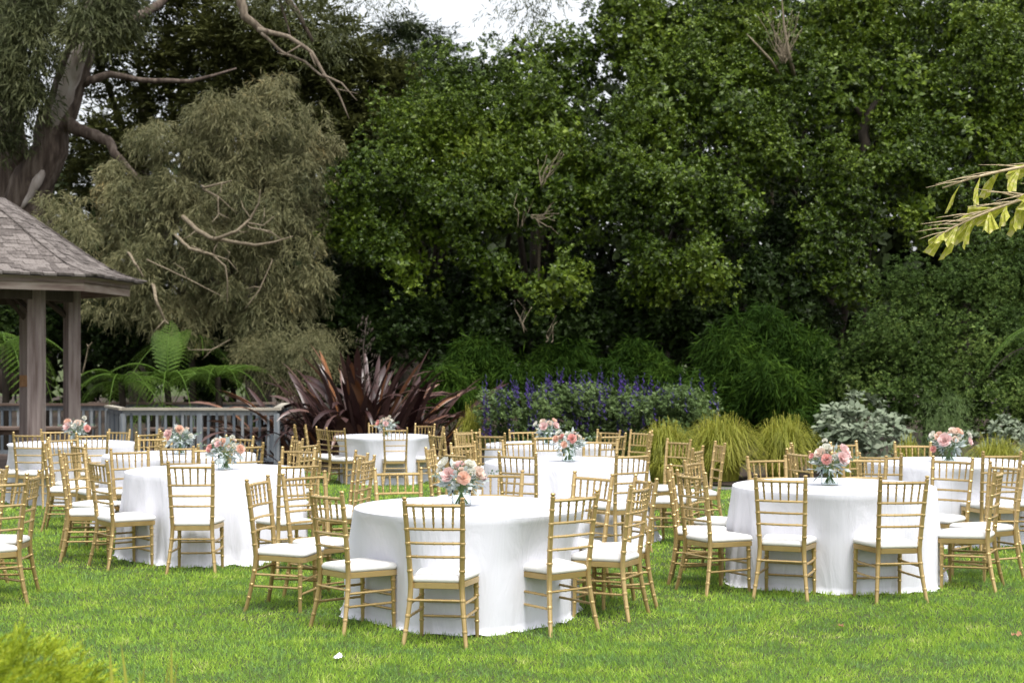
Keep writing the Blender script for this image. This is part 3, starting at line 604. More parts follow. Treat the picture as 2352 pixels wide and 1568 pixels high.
def tree(name, label, cat, rows, leaf, bark, n, seed, style='rosette', L=.08, W=.036, k=8, per=19, sub=.31, group=None, base=None, length=.5, thick=.2, limbs=5, lo=.7, fill=.35, fl=.15):
    r = rng_(seed); cl = blobs(rows); cs = np.array([c for c, _ in cl]); cen = cs.mean(0)
    bx, by = (base if base else (cen[0], cs[:, 1].max()+.3)); bz = float(g(by))
    t = thing(name, label, cat, (bx, by, bz), group=group); off = np.array((bx, by, bz))
    if bark:
        top = np.array((cen[0], by, max(cen[2], bz+.6))); m = MB(); h = top[2]-bz
        path = [np.array((0, 0, -.05)), np.array((r.normal(0, .03)*h, 0, h*.35)), (top-off)*(.5, .5, .7), top-off]
        tr = trunk('trunk', t, bark, path, [thick, thick*.8, thick*.6, thick*.35], 10, seed)
        o = np.argsort(-np.array([q[1].max() for q in cl]))[:limbs]
        for i in o:
            e = cs[i]-off; s = np.array((0, 0, h*r.uniform(.3, .6))); md = (s+e)/2+r.normal(0, .08*h, 3)*(1, .3, .6)
            trunk('limb', t, bark, [s, md, e*.97+s*.03], [thick*.5, thick*.35, thick*.12], 7, seed+int(i))
    P, d = clump_points(r, cl, n, lo=lo, per=per, sub=sub)
    if name in ('evergreen_tree', 'laurel_shrub'): P, d = carve(P, d, r)
    if style == 'rosette': V, Fc = rosettes(r, P, d*.7+UP*.55+r.normal(0, .3, P.shape), k, L, W)
    elif style == 'droop': o = unit(d*(1, 1, .25)+r.normal(0, .35, P.shape)); V, Fc = droops(r, P, k, L, W, length, o)
    else:   # flat layered sprays
        o = unit(d*(1, 1, .15)+r.normal(0, .2, P.shape)); Pk = np.repeat(P, k, 0); ok = np.repeat(o, k, 0); mm = len(Pk)
        V, Fc = kites(Pk+ok*r.uniform(0, length, (mm, 1))+r.normal(0, L*.3, (mm, 3))*(1, 1, .3), ok+r.normal(0, .5, (mm, 3))*(1, 1, .45), UP+r.normal(0, .3, (mm, 3)), L*r.uniform(.6, 1.3, mm), np.full(mm, W))
    if fill:
        P, d = clump_points(r, cl, int(n*fill), lo=.25, hi=.68, back=.6); P, d = carve(P, d, r) if name == 'evergreen_tree' else (P, d)
        if style == 'droop': V2, F2 = droops(r, P, k, L, W*1.5, length, unit(d+r.normal(0, .3, d.shape)))
        else: V2, F2 = rosettes(r, P, d+UP*.3, 7, fl, fl*.5, (40, 100))
        V, Fc = join([(V, Fc), (V2, F2)])
    put('crown', mesh_np('crown', V-off, Fc), leaf, t, kind='stuff')
    return t, off
EG = 'tall glossy evergreen trees'
tree('evergreen_tree', 'glossy evergreen tree beside the grey-olive gum tree', 'tree', [(880,430,140,33),(960,300,130,34),(1060,215,125,35),(900,600,120,32.5),(1040,480,140,33),(1100,340,130,34),(820,520,80,32.8)], M['evergreen'], M['darkbark'], 6200, 11, group=EG)
tree('evergreen_tree', 'glossy evergreen tree with pale dead twigs hanging in it', 'tree', [(1200,170,115,36),(1310,150,100,36),(1250,320,140,34.5),(1180,450,110,33.5),(1290,440,120,33.5),(1270,640,85,32),(1130,600,80,32.6)], M['evergreen'], M['darkbark'], 4600, 12, group=EG)
tree('evergreen_tree', 'broad glossy evergreen tree above the purple salvia', 'tree', [(1450,60,125,36),(1560,110,140,36),(1500,260,150,34.5),(1420,430,135,33.5),(1560,440,140,33),(1500,600,95,32.5),(1620,620,85,32)], M['evergreen'], M['darkbark'], 6400, 13, group=EG)
tree('evergreen_tree', 'glossy evergreen tree with a pale bare twiggy top', 'tree', [(1690,70,130,36.5),(1680,250,140,34.5),(1770,370,120,34),(1700,500,100,33),(1760,150,110,35.5)], M['evergreen'], M['darkbark'], 4000, 14, group=EG)
tree('evergreen_tree', 'glossy evergreen tree with a dark forked trunk showing in its middle', 'tree', [(1890,60,140,36.5),(2040,30,145,36),(1900,220,140,35),(2080,200,140,35),(1950,430,120,34),(1900,560,100,33),(1950,660,70,32.5),(2070,360,100,34)], M['evergreen'], M['darkbark'], 6200, 15, group=EG)
tree('evergreen_tree', 'glossy evergreen tree above the small-leaved round bush', 'tree', [(2230,50,150,36),(2340,220,160,35),(2210,310,140,34.5),(2340,420,150,34),(2130,460,110,33.5),(2260,540,110,33),(2420,80,120,36)], M['evergreen'], M['darkbark'], 6200, 16, group=EG)
LG = 'dark laurel shrubs under the evergreens'
for i, (rows, lb) in enumerate(((((800,700,100,33.5),(900,750,90,33),(860,640,90,34)), 'dark laurel shrub behind the purple flax'), (((1020,720,100,33.5),(1110,760,90,33),(1080,660,80,34)), 'dark laurel shrub above the weeping shrub, by the flax'),
    (((1260,740,100,33.8),(1370,740,100,33.5),(1320,640,90,34.5)), 'dark laurel shrub behind the purple salvia'), (((1500,740,110,33.5),(1600,730,100,33.5),(1480,660,80,34.5)), 'dark laurel shrub beside the weeping shrub by the sedge'), (((1760,640,110,33.5),(1850,700,90,33),(1800,520,90,34.8)), 'dark laurel shrub over the weeping shrub by the sedge'))):
    tree('laurel_shrub', lb, 'shrub', rows, M['laurel'], M['darkbark'], 1500, 30+i, L=.10, W=.045, thick=.09, limbs=3, group=LG)
tree('weeping_shrub', 'weeping fine-leaved green shrub between flax and salvia', 'shrub', [(1030,890,60,31),(1110,840,65,32),(1200,880,60,31.6),(1290,830,60,32.4),(1380,870,60,31.8),(1460,830,60,32.4),(1530,880,55,31.8)], M['podo'], M['darkbark'], 2000, 41, 'droop', .24, .024, 10, 16, .26, length=.3, thick=.06, limbs=4)
tree('weeping_shrub', 'weeping fine-leaved green shrub behind the yellow sedge', 'shrub', [(1690,830,90,29.8),(1790,780,85,30.2),(1640,910,80,29.2),(1770,900,100,28.8),(1870,860,75,29.4),(1850,950,70,28.8)], M['podo'], M['darkbark'], 2300, 42, 'droop', .24, .024, 10, 18, .26, length=.3, thick=.06, limbs=4)
tree('round_bush', 'large round bush with small bright-tipped leaves', 'bush', [(2090,690,95,29.6),(2200,650,100,29.5),(2310,650,110,29.2),(1990,800,95,28.6),(2110,810,110,28.2),(2250,800,120,28),(2360,820,110,28),(2040,920,90,27.6),(2170,930,110,27.4),(2310,940,110,27.2),(1960,880,70,28.4),(2390,960,90,27)], M['bush'], M['darkbark'], 7000, 43, 'rosette', .055, .022, 8, 18, .34, thick=.07, limbs=6, fill=.6, fl=.085)
gum, goff = tree('gum_tree', 'grey-olive gum tree with drooping narrow leaves and bare pale branches', 'tree', [(630,300,115,33),(530,330,130,33),(690,420,105,33),(420,370,115,33),(560,470,140,32.7),(410,520,120,32.7),(310,490,105,33),(220,560,105,33),(670,590,105,32.5),(530,620,130,32.6),(390,650,115,32.6),(260,670,85,32.6),(150,510,75,33.4),(630,720,85,32.5),(700,660,60,32.5),(600,215,45,33),(470,265,45,33),(740,330,40,33),(345,320,45,33),(270,400,45,33),(745,520,40,32.8),(320,600,60,32.2),(470,560,60,31.9),(610,500,60,32),(560,760,50,32.2),(440,760,45,32.2)], M['gum'], M['bark'], 8800, 51, 'droop', .17, .017, 11, 24, .19, length=.24, lo=.55, fill=.16, thick=.22, limbs=7, base=(at(480, 900, 34)[0], 34*K))
tree('tangled_shrub', 'brownish tangled wiry shrub beside the purple flax', 'shrub', [(690,830,80,31.5),(620,820,60,31.6),(740,790,50,31.8)], M['gum'], M['bark'], 900, 52, 'droop', .12, .008, 11, 12, .4, length=.4, thick=.05, limbs=3)
CG = 'dark conifers behind the gum tree'
for i, (rows, lb) in enumerate((([(300,60,90,44),(430,50,120,44),(380,160,95,44),(200,60,90,45),(440,240,80,43.5),(215,170,75,45),(300,330,90,44),(190,380,90,45),(240,290,50,45.5),(330,250,60,44.5)], 'dark brown-green conifer beside the leaning eucalyptus trunk'), ([(560,90,120,43),(680,120,110,42),(560,220,100,43),(660,230,90,42.5),(500,300,70,43)], 'dark brown-green conifer above the gum tree top'), ([(760,170,80,41),(790,280,100,41),(880,240,90,42),(940,300,90,41.5),(730,330,80,41)], 'brown-green conifer beside the evergreen mass'))):
    tree('conifer_tree', lb, 'tree', rows, M['conifer'], M['darkbark'], 2900, 60+i, 'spray', .22, .075, 9, 14, .38, CG, length=.5, thick=.4, limbs=5)
tree('cypress_tree', 'flat-topped cypress standing against the sky', 'tree', [(940,75,55,48,.6),(880,100,55,48,.5),(1000,110,50,48,.5),(950,150,80,47,.5),(860,160,70,47,.5),(1040,190,70,47,.5),(960,240,90,46,.6)], M['cypress'], M['darkbark'], 1500, 65, 'spray', .18, .04, 12, 10, .4, length=.5, thick=.35, limbs=5)
# a wood far behind that closes the view
wr = rng_(70); rows = []
for x in range(-250, 2700, 110):
    for y in (620, 720, 820): rows.append((x+wr.uniform(-40, 40), y, 110, 56+wr.uniform(-2, 4)))
    if x > 1150 or x < -50:
        for y in ((100, 220, 340, 460, 540) if x > 1500 or x < -50 else (320, 430, 540)): rows.append((x, y, 120, 54+wr.uniform(-2, 4)))
    elif x > 650:
        for y in (380, 480, 560): rows.append((x, y, 110, 54))
    elif x > 80:
        for y in (430, 520): rows.append((x, y, 100, 54))
P, d = clump_points(wr, blobs(rows), 10500, lo=.3, per=0, back=.2); V, Fc = rosettes(wr, P, d+UP*.4, 6, .52, .32)
put('distant_woodland', mesh_np('distant_woodland', V, Fc), M['woodland'], kind='stuff', label='dark distant woodland closing the view behind the trees', cat='woodland')

# the old eucalyptus: leaning trunks, limbs, peeling bark, hanging foliage
et, eoff = tree('eucalyptus_tree', 'old leaning eucalyptus with peeling pale and brown bark behind the gazebo', 'tree', [(40,60,70,35),(90,0,60,35),(20,150,60,34.6),(55,210,50,34.6),(10,290,50,35),(80,120,45,34.6),(205,60,40,34.2),(265,10,50,34.5)], M['euc'], None, 1700, 55, 'droop', .22, .03, 10, 9, .32, length=.5, fill=.15, base=(at(60, 900, 36)[0], 36*K))
def limb(name, parent, off, mat, pts, radii, seed, n=9):
    jr = random.Random(seed); pts = [pts[0]]+[(x+jr.uniform(-5, 5), y+jr.uniform(-5, 5), Y+jr.uniform(-.15, .15)) for x, y, Y in pts[1:]]; return trunk(name, parent, mat, [at(*p)-off for p in pts], radii, n, seed)
limb('trunk', et, eoff, M['bark'], [(50, 900, 36), (60, 640, 36), (70, 450, 36), (110, 340, 35.9), (150, 220, 35.7), (190, 110, 35.5), (240, -30, 35.3), (300, -220, 35)], [.75, .6, .55, .42, .38, .33, .28, .2], 1, 14)
limb('trunk', et, eoff, M['bark'], [(40, 560, 36.2), (10, 380, 36.3), (30, 200, 36.3), (20, 20, 36.2), (40, -250, 36)], [.5, .42, .36, .33, .2], 2, 12)
limb('bark_strip', et, eoff, M['palebark'], [(118, 300, 35.52), (150, 225, 35.34), (182, 130, 35.17), (215, 40, 35)], [.10, .2, .19, .06], 3, 8)
limb('bark_strip', et, eoff, M['palebark'], [(50, 480, 35.5), (90, 420, 35.5), (110, 370, 35.55)], [.04, .13, .03], 4, 8)
limb('limb', et, eoff, M['bark'], [(140, 280, 35.7), (190, 300, 35.4), (245, 320, 35.2), (265, 350, 35), (330, 420, 35)], [.19, .15, .12, .10, .05], 5)
limb('limb', et, eoff, M['bark'], [(190, 190, 35.6), (250, 168, 35.8), (330, 190, 36), (440, 185, 36.5), (540, 160, 37)], [.11, .085, .065, .05, .02], 6)
limb('limb', et, eoff, M['bark'], [(200, 90, 35.5), (290, 60, 36), (370, 10, 37), (430, -60, 38)], [.15, .12, .10, .08], 7)
limb('limb', et, eoff, M['bark'], [(60, 430, 36), (40, 330, 35.6), (25, 290, 35.4)], [.16, .12, .06], 8)
limb('limb', et, eoff, M['limbbark'], [(280, -150, 35), (430, -190, 32), (530, -90, 30.5), (548, 5, 30), (562, 42, 30), (600, 70, 30)], [.2, .16, .12, .10, .085, .065], 9)
for i, (pts, rd) in enumerate((([(590, 68, 30), (660, 84, 30), (712, 122, 30), (745, 175, 30), (780, 215, 30), (806, 275, 30)], [.09, .07, .06, .05, .035, .015]), ([(600, 75, 30), (650, 118, 30.1), (700, 145, 30.1), (740, 178, 30)], [.06, .05, .04, .03]),
    ([(740, 172, 29.95), (780, 195, 29.9), (815, 235, 29.9)], [.045, .03, .012]), ([(712, 122, 30.0), (722, 150, 29.9)], [.03, .012]), ([(775, 205, 30), (820, 212, 29.8)], [.02, .008]), ([(690, 105, 30), (655, 122, 29.8), (640, 118, 29.8)], [.03, .02, .01]))):
    limb('branch', et, eoff, M['limbbark'], pts, [q*.65 for q in rd], 20+i, 7)
limb('branch', et, eoff, M['bark'], [(600, -160, 31), (640, -20, 31), (680, 30, 31), (720, 95, 31)], [.14, .08, .06, .03], 30, 7)
limb('branch', et, eoff, M['bark'], [(630, -40, 31), (655, 30, 31), (668, 95, 31)], [.05, .03, .012], 31, 6)
# hanging twig ends against the sky
hr = rng_(77); rows = [(760,-10,55,31),(830,0,45,31),(880,0,40,31),(640,-10,60,31),(1160,-5,45,31),(1215,-10,50,31),(1240,0,40,31),(570,10,50,32),(700,60,50,33),(770,90,40,34)]
P, d = clump_points(hr, blobs(rows), 420, per=10, sub=.4); V, Fc = droops(hr, P, 10, .13, .018, .5, unit(d*(1, 1, .3)+hr.normal(0, .3, P.shape)))
put('hanging_foliage', mesh_np('hanging_foliage', V-eoff, Fc), M['euc'], et, kind='stuff')
limb('branch', et, eoff, M['bark'], [(700, -200, 31), (960, -90, 31), (1180, -50, 31), (1240, -15, 31)], [.12, .09, .06, .03], 33, 6)
# bare pale branches of the gum
sr_ = random.Random(21)
for i, (pts, rd) in enumerate((([(425, 500, 32), (450, 530, 31.6), (490, 548, 31.4), (540, 552, 31.3), (590, 566, 31.2), (630, 560, 31.2), (668, 545, 31.2)], [.07, .065, .06, .05, .045, .03, .012]), ([(500, 548, 31.4), (545, 528, 31.3), (575, 500, 31.3), (590, 470, 31.3), (600, 440, 31.3)], [.05, .045, .035, .025, .01]),
    ([(575, 512, 31.3), (600, 515, 31.2), (628, 500, 31.2)], [.025, .02, .008]), ([(575, 520, 31.3), (620, 535, 31.2), (650, 552, 31.2)], [.025, .018, .008]), ([(405, 540, 31.8), (440, 565, 31.5), (490, 585, 31.4), (515, 610, 31.4), (520, 650, 31.4), (518, 700, 31.5)], [.05, .045, .04, .03, .02, .008]),
    ([(480, 580, 31.4), (520, 600, 31.3), (545, 620, 31.3)], [.025, .015, .006]), ([(350, 660, 31.5), (362, 700, 31.4), (378, 735, 31.4), (384, 748, 31.4)], [.05, .045, .035, .015]), ([(300, 585, 31.6), (315, 615, 31.5), (330, 640, 31.5)], [.04, .035, .02]),
    ([(340, 600, 31.8), (430, 640, 31.5), (510, 680, 31.5)], [.02, .02, .008]), ([(440, 802, 31.2), (490, 800, 31.1), (530, 775, 31.1)], [.012, .02, .008]), ([(472, 440, 31.8), (500, 450, 31.6), (502, 490, 31.5), (490, 512, 31.4)], [.03, .03, .02, .008]), ([(630, 600, 31.3), (600, 660, 31.2), (560, 710, 31.2)], [.012, .02, .008]),
    ([(470, 430, 31.7), (510, 418, 31.4), (530, 412, 31.4)], [.035, .03, .012]), ([(185, 860, 31), (205, 800, 31), (215, 790, 31)], [.02, .018, .008]))):
    x0, y0, Y0 = pts[0]; pts = [(x0-14, y0-10, Y0+1.6)]+list(pts); rd = [rd[0]*.3]+[q*.75 for q in rd]
    pts = [(x, y, Y-.15) for x, y, Y in pts]; limb('bare_branch', gum, goff, M['twig'], pts, rd, 80+i, 7)
    for j in range(2 if len(pts) > 4 else 1):
        q = pts[2+j]; e = (q[0]+sr_.uniform(-45, 45), q[1]+sr_.uniform(-40, 50)); limb('bare_branch', gum, goff, M['twig'], [q, ((q[0]+e[0])/2+sr_.uniform(-8, 8), (q[1]+e[1])/2, q[2]-.1), (e[0], e[1], q[2]+.1)], [.012, .010, .004], 180+3*i+j, 5)
# pale lichen twigs and forked trunks seen inside the evergreens
def snag(label, pts_list, mat, seed, base):
    off = np.array((base[0], base[1], float(g(base[1])))); t = thing('dead_branch_tangle', label, 'dead branches', off, group='bare twigs among the evergreens')
    first = at(*pts_list[0][0][0]); trunk('stem', t, mat, [np.zeros(3), (first-off)*(.5, 0, .5)+(0, .9, 0), (first-off)*(1, .1, .97)+(0, .6, 0), first-off], [.05, .04, .03, .015], 7, seed)
    for i, (p, rd) in enumerate(pts_list): limb('twig', t, off, mat, p, rd, seed+i, 6)
tw = lambda a, Y, r0=.025: ([(x, y, Y) for x, y in a], [r0, r0*.8, r0*.5, .006])
sr = random.Random(8)
def fan(x, y, Y, n, ln, a0, a1):
    out = []
    for i in range(n):
        a = R(sr.uniform(a0, a1)); l = ln*sr.uniform(.5, 1); pts = [(x+sr.uniform(-8, 8), y+sr.uniform(-8, 8))]
        for j in range(1, 4): pts.append((pts[0][0]+math.cos(a)*l*j/3+sr.uniform(-7, 7), pts[0][1]-math.sin(a)*l*j/3+sr.uniform(-7, 7)))
        out.append(tw(pts, Y+sr.uniform(0, .7), .010))
    return out
snag('grey lichen-covered dead twigs hanging in the evergreen foliage', fan(1250, 420, 32.2, 9, 90, 40, 110)+fan(1225, 500, 32.2, 8, 80, -30, 40)+fan(1195, 520, 32.2, 4, 90, 60, 100)+fan(1205, 760, 31.4, 4, 80, 60, 130)+fan(1260, 780, 31.4, 4, 60, 20, 90), M['twig'], 200, (at(1230, 900, 33.5)[0], 33.5*K))
snag('pale leafless brush at the top of the evergreens', fan(1800, 140, 34, 26, 130, 60, 130)+[([(1830, 200, 35.4), (1815, 140, 34.3), (1798, 60, 34), (1795, -10, 34)], [.05, .04, .03, .01]), ([(1800, 190, 35.2), (1770, 140, 34.1), (1735, 95, 33.8), (1720, 75, 33.8)], [.035, .03, .02, .006])], M['twig'], 260, (at(1820, 900, 35.5)[0], 35.5*K))
snag('dark forked trunk showing through the evergreen leaves', [([(1985, 520, 35.0), (1988, 400, 34.7), (1985, 300, 34.5), (1990, 262, 34.5)], [.15, .13, .12, .10]), ([(1988, 270, 34.5), (1960, 240, 34.5), (1945, 235, 34.7)], [.08, .05, .02]), ([(1990, 268, 34.5), (2020, 215, 34.6), (2030, 180, 34.9)], [.09, .06, .03])], M['darkbark'], 300, (at(1985, 900, 33.6)[0], 33.6*K))

# ------------------------------------------------------------ dark shrubs at the foot of the gum
for i, (rows, lb) in enumerate((((( 60,760,90,34),(160,720,90,34.5),(40,660,80,35)), 'dark shrub behind the gazebo posts'), (((270,760,90,34),(370,800,90,33.6),(330,700,80,34.6)), 'dark shrub behind the tree ferns'), (((500,790,90,34),(590,760,90,34.2),(480,860,70,33.4)), 'dark shrub under the gum tree branches'), (((700,740,90,34.5),(770,800,80,34.2),(650,840,60,33.8)), 'dark shrub behind the wiry tangle'))):
    tree('laurel_shrub', lb, 'shrub', list(rows), M['laurel'], M['darkbark'], 1300, 130+i, L=.11, W=.05, thick=.08, limbs=3, group=LG)

# ------------------------------------------------------------ ferns
def frond_mesh(seed, L=1.5, Wd=.34, pairs=17, arch=.55, leaflets=11):
    r = rng_(seed); parts = []; t = np.linspace(.08, 1, pairs); rp = np.stack([t*L*.93, 0*t, L*(.55*t-arch*1.35*t**2.2)], 1)
    tg = unit(np.gradient(rp, axis=0))
    for s in (-1, 1):
        for i in range(pairs):
            ln = Wd*L*math.sin(math.pi*min(1, (t[i]*.92+.06))**.8)**.7*.62+.02; out = unit(tg[i]*.55+np.array((0, s*1., 0))-UP*.12)
            q = (np.arange(leaflets)+.6)/leaflets; base = rp[i]+out*(q*ln)[:, None]-UP*(.16*ln*q*q)[:, None]
            ll = ln*.095*np.sin(np.pi*np.clip(q*.85+.12, 0, 1))**.6+.004
            for e in (-1, 1):
                D = out*.45+unit(np.cross(out, UP))*e*1.0+r.normal(0, .06, (leaflets, 3)); parts.append(kites(base, D, np.tile(UP, (leaflets, 1)), ll, np.full(leaflets, ln/leaflets*1.15), 0))
    V, Fc = join(parts); m = MB().tube(np.concatenate([[(0, 0, 0)], rp]), np.linspace(.014, .003, pairs+1)*L, 5, False)
    V2 = np.array(m.v); F2 = np.array(m.f)
    V, Fc = join([(V, Fc), (V2, F2)]); me = mesh_np('frond', V, Fc); me.materials.append(M['fern']); return me
FR = [frond_mesh(i, arch=a) for i, a in enumerate((.62, .78, .5, .9))]
def fern(label, x, Y, z, n, size, seed, a0=0, a1=360, group='tree ferns', tilt=(-22, 16), stem=.09):
    r = random.Random(seed); X = (x-CX)/F*Y*K; Yw = Y*K; gz_ = float(g(Yw)); t = thing('tree_fern', label, 'fern', (X, Yw, gz_), group=group)
    trunk('trunk', t, M['darkbark'], [(0, 0, -.05), (.03, 0, (z-gz_)*.5), (0, 0, z-gz_)], [stem, stem*.8, stem*.7], 9, seed)
    for i in range(n):
        a = a0+(a1-a0)*(i+r.uniform(-.25, .25))/n; s = size*r.uniform(.8, 1.15)
        put('frond', FR[r.randrange(4)], None, t, loc=(0, 0, z-gz_-.02), rot=(R(r.uniform(-14, 14)), R(-r.uniform(*tilt)), R(a)), scale=(s, s, s))
    return t
fern('tree fern with spreading fronds beside the gazebo posts', 10, 31.0, 2.0, 12, 1.05, 1)
fern('tree fern with one frond standing upright over the railing', 385, 31.2, 1.25, 13, 1.0, 2)
fern('bright tree fern arching over the bleached-cap railing', 280, 30.6, 1.2, 12, .9, 3)
fern('tree fern half hidden behind the flax side of the railing', 500, 31.0, 1.3, 13, .9, 4)
fern('low fern showing through the railing bars', 350, 30.3, .6, 10, .6, 5)
fern('dim tree fern deep under the gum tree', 440, 32.6, 1.9, 11, 1.1, 6)
uf = [o for o in bpy.data.objects if o.get('label', '').startswith('tree fern with one frond')][0]
for a_, t_ in ((95, 72), (70, 60), (115, 58)): put('frond', FR[2], None, uf, loc=(0, 0, 1.25-float(g(31.2*K))-.02), rot=(0, R(-t_), R(a_)), scale=(.95, .95, .95))
nf = fern('tree fern reaching in beside the round bush, one dead frond', 2440, 16.5, 2.0, 11, .7, 7, stem=.08)
dm = frond_mesh(9, .9, .2, 20, .5, 8); dm.materials.clear(); dm.materials.append(M['deadfrond'])
put('dead_frond', dm, None, nf, loc=(0, 0, 1.95-float(g(16.5*K))-.15), rot=(0, R(10), R(183)), label='dark brown dead frond')

# ------------------------------------------------------------ purple flax
def strap_mesh(seed, L, W, bend, twist=0):
    r = rng_(seed); n = 12; V = []; t = np.linspace(0, 1, n); ang = np.cumsum(np.concatenate([[0], np.full(n-1, bend/(n-1))])*(.25+1.5*t))
    x = np.cumsum(np.concatenate([[0], np.sin(ang[:-1])*L/(n-1)])); z = np.cumsum(np.concatenate([[0], np.cos(ang[:-1])*L/(n-1)]))
    for i in range(n):
        w_ = W*(.55+.9*t[i])*(1-t[i])**.38 if t[i] < 1 else .001; w_ = min(w_, W); a = twist*t[i]; dx = math.sin(a)*w_/2; dy = math.cos(a)*w_/2
        V += [(x[i]-dx*.3, -dy, z[i]+dx*.6), (x[i]-.18*w_*math.cos(ang[i]), 0, z[i]+.18*w_*math.sin(ang[i])), (x[i]+dx*.3, dy, z[i]-dx*.6)]
    Fc = [(i*3+k, i*3+k+1, i*3+k+4, i*3+k+3) for i in range(n-1) for k in (0, 1)]
    return smooth(mesh_np('leaf', np.array(V), np.array(Fc)))
ST = []
for i in range(12):
    me = strap_mesh(i, 1.0, .070, R((20, 45, 70, 95, 120, 140, 160, 55, 80, 175, 30, 105)[i]), R((20, -25, 40, -15, 60, -40, 30, -60, 15, 20, 45, -30)[i])); me.materials.append(M['flax']); ST.append(me)
fx = thing('flax_plant', 'large clump of purple-bronze flax with sword leaves and a dry flower stalk', 'flax', (*at(840, 900, 28.6)[:2], -.31)); r = random.Random(6)
for i in range(300):
    a = r.uniform(0, 360); rad = abs(r.gauss(0, .72)); rad = min(rad, 1.7); bx, by = rad*math.cos(R(a))*1.4-.1, rad*math.sin(R(a))*.5
    lean = 4+rad*24+r.uniform(-8, 12); s = r.uniform(1.2, 2.45)*(1-.10*rad); k = r.choices(range(12), [3, 3, 2, 2, 1.5, 1.5, 1, 3, 2, .6, 3, 1.5])[0]
    put('leaf', ST[k], None, fx, loc=(bx, by, r.uniform(-.05, .05)), rot=(R(r.uniform(-8, 8)), R(lean), R(a+r.uniform(-35, 35))), scale=(s, s*r.uniform(.9, 1.6), s))
m = MB(); sp = [np.array((0.0, -.3, .3)), np.array((.01, -.32, 1.5)), np.array((-.02, -.32, 2.2)), np.array((.05, -.33, 2.75))]; m.tube(sp, [.022, .018, .013, .006], 7)
for i in range(20):
    z = 1.35+i*.068; a = i*2.4; l = .24*(1-i/26); b = np.array((.01, -.32, z)); e = b+np.array((math.cos(a)*l, math.sin(a)*l*.6, l*.45)); m.tube([b, (b+e)/2-(0, 0, .02), e], [.008, .007, .005], 5)
    for j in range(3): q = e+np.array((r.uniform(-.06, .06), r.uniform(-.04, .04), r.uniform(-.02, .06))); m.tube([q, q+np.array((.01, 0, .05)), q+np.array((.025, 0, .09))], [.006, .012, .002], 5)
m.build('flower_stalk', M['deadfrond'], fx, True)

# ------------------------------------------------------------ salvia, sedge, silver shrub
for i, (x, Y, rx, top, lb) in enumerate(((1190, 27.2, 80, 905, 'purple-spiked salvia beside the flax'), (1300, 27.6, 85, 885, 'purple-spiked salvia second along from the flax'), (1405, 27.8, 85, 890, 'purple-spiked salvia in the middle of the row'), (1490, 27.4, 70, 915, 'purple-spiked salvia second along from the sedge'), (1570, 27.0, 75, 890, 'taller pale-green salvia beside the yellow sedge'))):
    r = rng_(300+i); s = F/(Y*K); c = at(x, 1000, Y); gz_ = float(g(Y*K)); t = thing('salvia_plant', lb, 'salvia', (c[0], c[1], gz_), group='purple salvia in the bed'); h = at(x, top, Y)[2]-gz_
    cl = [(np.array((r.uniform(-.8, .8)*rx/s, r.uniform(-.4, .3), h*q)), np.array((.30, .28, .25))) for q in np.repeat((.2, .4, .58, .74, .84), 5)]
    P, d = clump_points(r, cl, 1500, back=.5); V, Fc = rosettes(r, P, d*.5+UP*.7, 6, .065, .036); put('leaves', mesh_np('leaves', V, Fc), M['salvia'], t, kind='stuff')
    m = MB(); 
    for q in range(9): e = np.array((r.uniform(-.8, .8)*rx/s, r.uniform(-.4, .3), h*.7)); m.tube([e*(.15, .15, 0), e*(.7, .7, .5), e], [.012, .01, .006], 5)
    m.build('stems', M['stem'], t)
    ns = 120 if i < 4 else 40; parts = []
    for q in range(ns):
        b = np.array((r.uniform(-1, 1)*rx/s*1.05, r.uniform(-.75, .3), h*r.uniform(.42, 1.04))); L_ = r.uniform(.16, .34); kk = 18; tt = np.linspace(0, 1, kk); ln = r.normal(0, .12, 2)
        pp = b+np.stack([ln[0]*tt*L_, ln[1]*tt*L_, tt*L_], 1); a = tt*14; parts.append(kites(pp, np.stack([np.cos(a), np.sin(a), .5+0*a], 1), UP+r.normal(0, .3, (kk, 3)), .052*(1-.6*tt), .034*(1-.5*tt)))
    V, Fc = join(parts); put('flower_spikes', mesh_np('flower_spikes', V, Fc), M['purple'], t, kind='stuff')
def sedge(label, x, Y, wpx, top, seed, n=1500, mat='sedge'):
    r = rng_(seed); Yw = Y*K; s = F/Yw; gz_ = float(g(Yw)); h = at(x, top, Y)[2]-gz_; rw = wpx/s; t = thing('sedge_clump', label, 'sedge', ((x-CX)/s, Yw, gz_), group='arching sedge clumps')
    a = r.uniform(0, 2*np.pi, n); rad = np.sqrt(r.random(n))*rw*.4; base = np.stack([rad*np.cos(a), rad*np.sin(a), np.zeros(n)], 1)
    a2 = a+r.normal(0, .9, n); L_ = h*r.uniform(.45, 1.35, n); spread = rw*r.uniform(.02, 1.25, n)**.9; parts = []; k = 6; W_ = .008
    prev = None; V = np.zeros((n, (k+1)*2, 3)); side = np.stack([-np.sin(a2), np.cos(a2), 0*a2], 1)
    for j in range(k+1):
        q = j/k; p = base+np.stack([np.cos(a2)*spread*q**1.5, np.sin(a2)*spread*q**1.5, L_*(1.75*q-1.05*q*q*(1+.35*spread/rw))*1.3], 1); p[:, 2] = np.maximum(p[:, 2], .02); w_ = W_*(1-q*.85)
        V[:, 2*j] = p-side*w_; V[:, 2*j+1] = p+side*w_
    idx = np.arange(n)[:, None]*(2*k+2); Fc = np.concatenate([np.concatenate([idx+2*j, idx+2*j+1, idx+2*j+3, idx+2*j+2], 1) for j in range(k)])
    put('blades', mesh_np('blades', V.reshape(-1, 3), Fc), M[mat], t, kind='stuff'); return t
sedge('yellow-green sedge clump beside the salvia', 1525, 24.3, 75, 985, 401)
sedge('broad yellow-green sedge clump at the path edge', 1655, 24.6, 100, 972, 402, 2000)
sedge('yellow-green sedge clump beside the silver shrub', 1800, 24.8, 85, 975, 403, 1700)
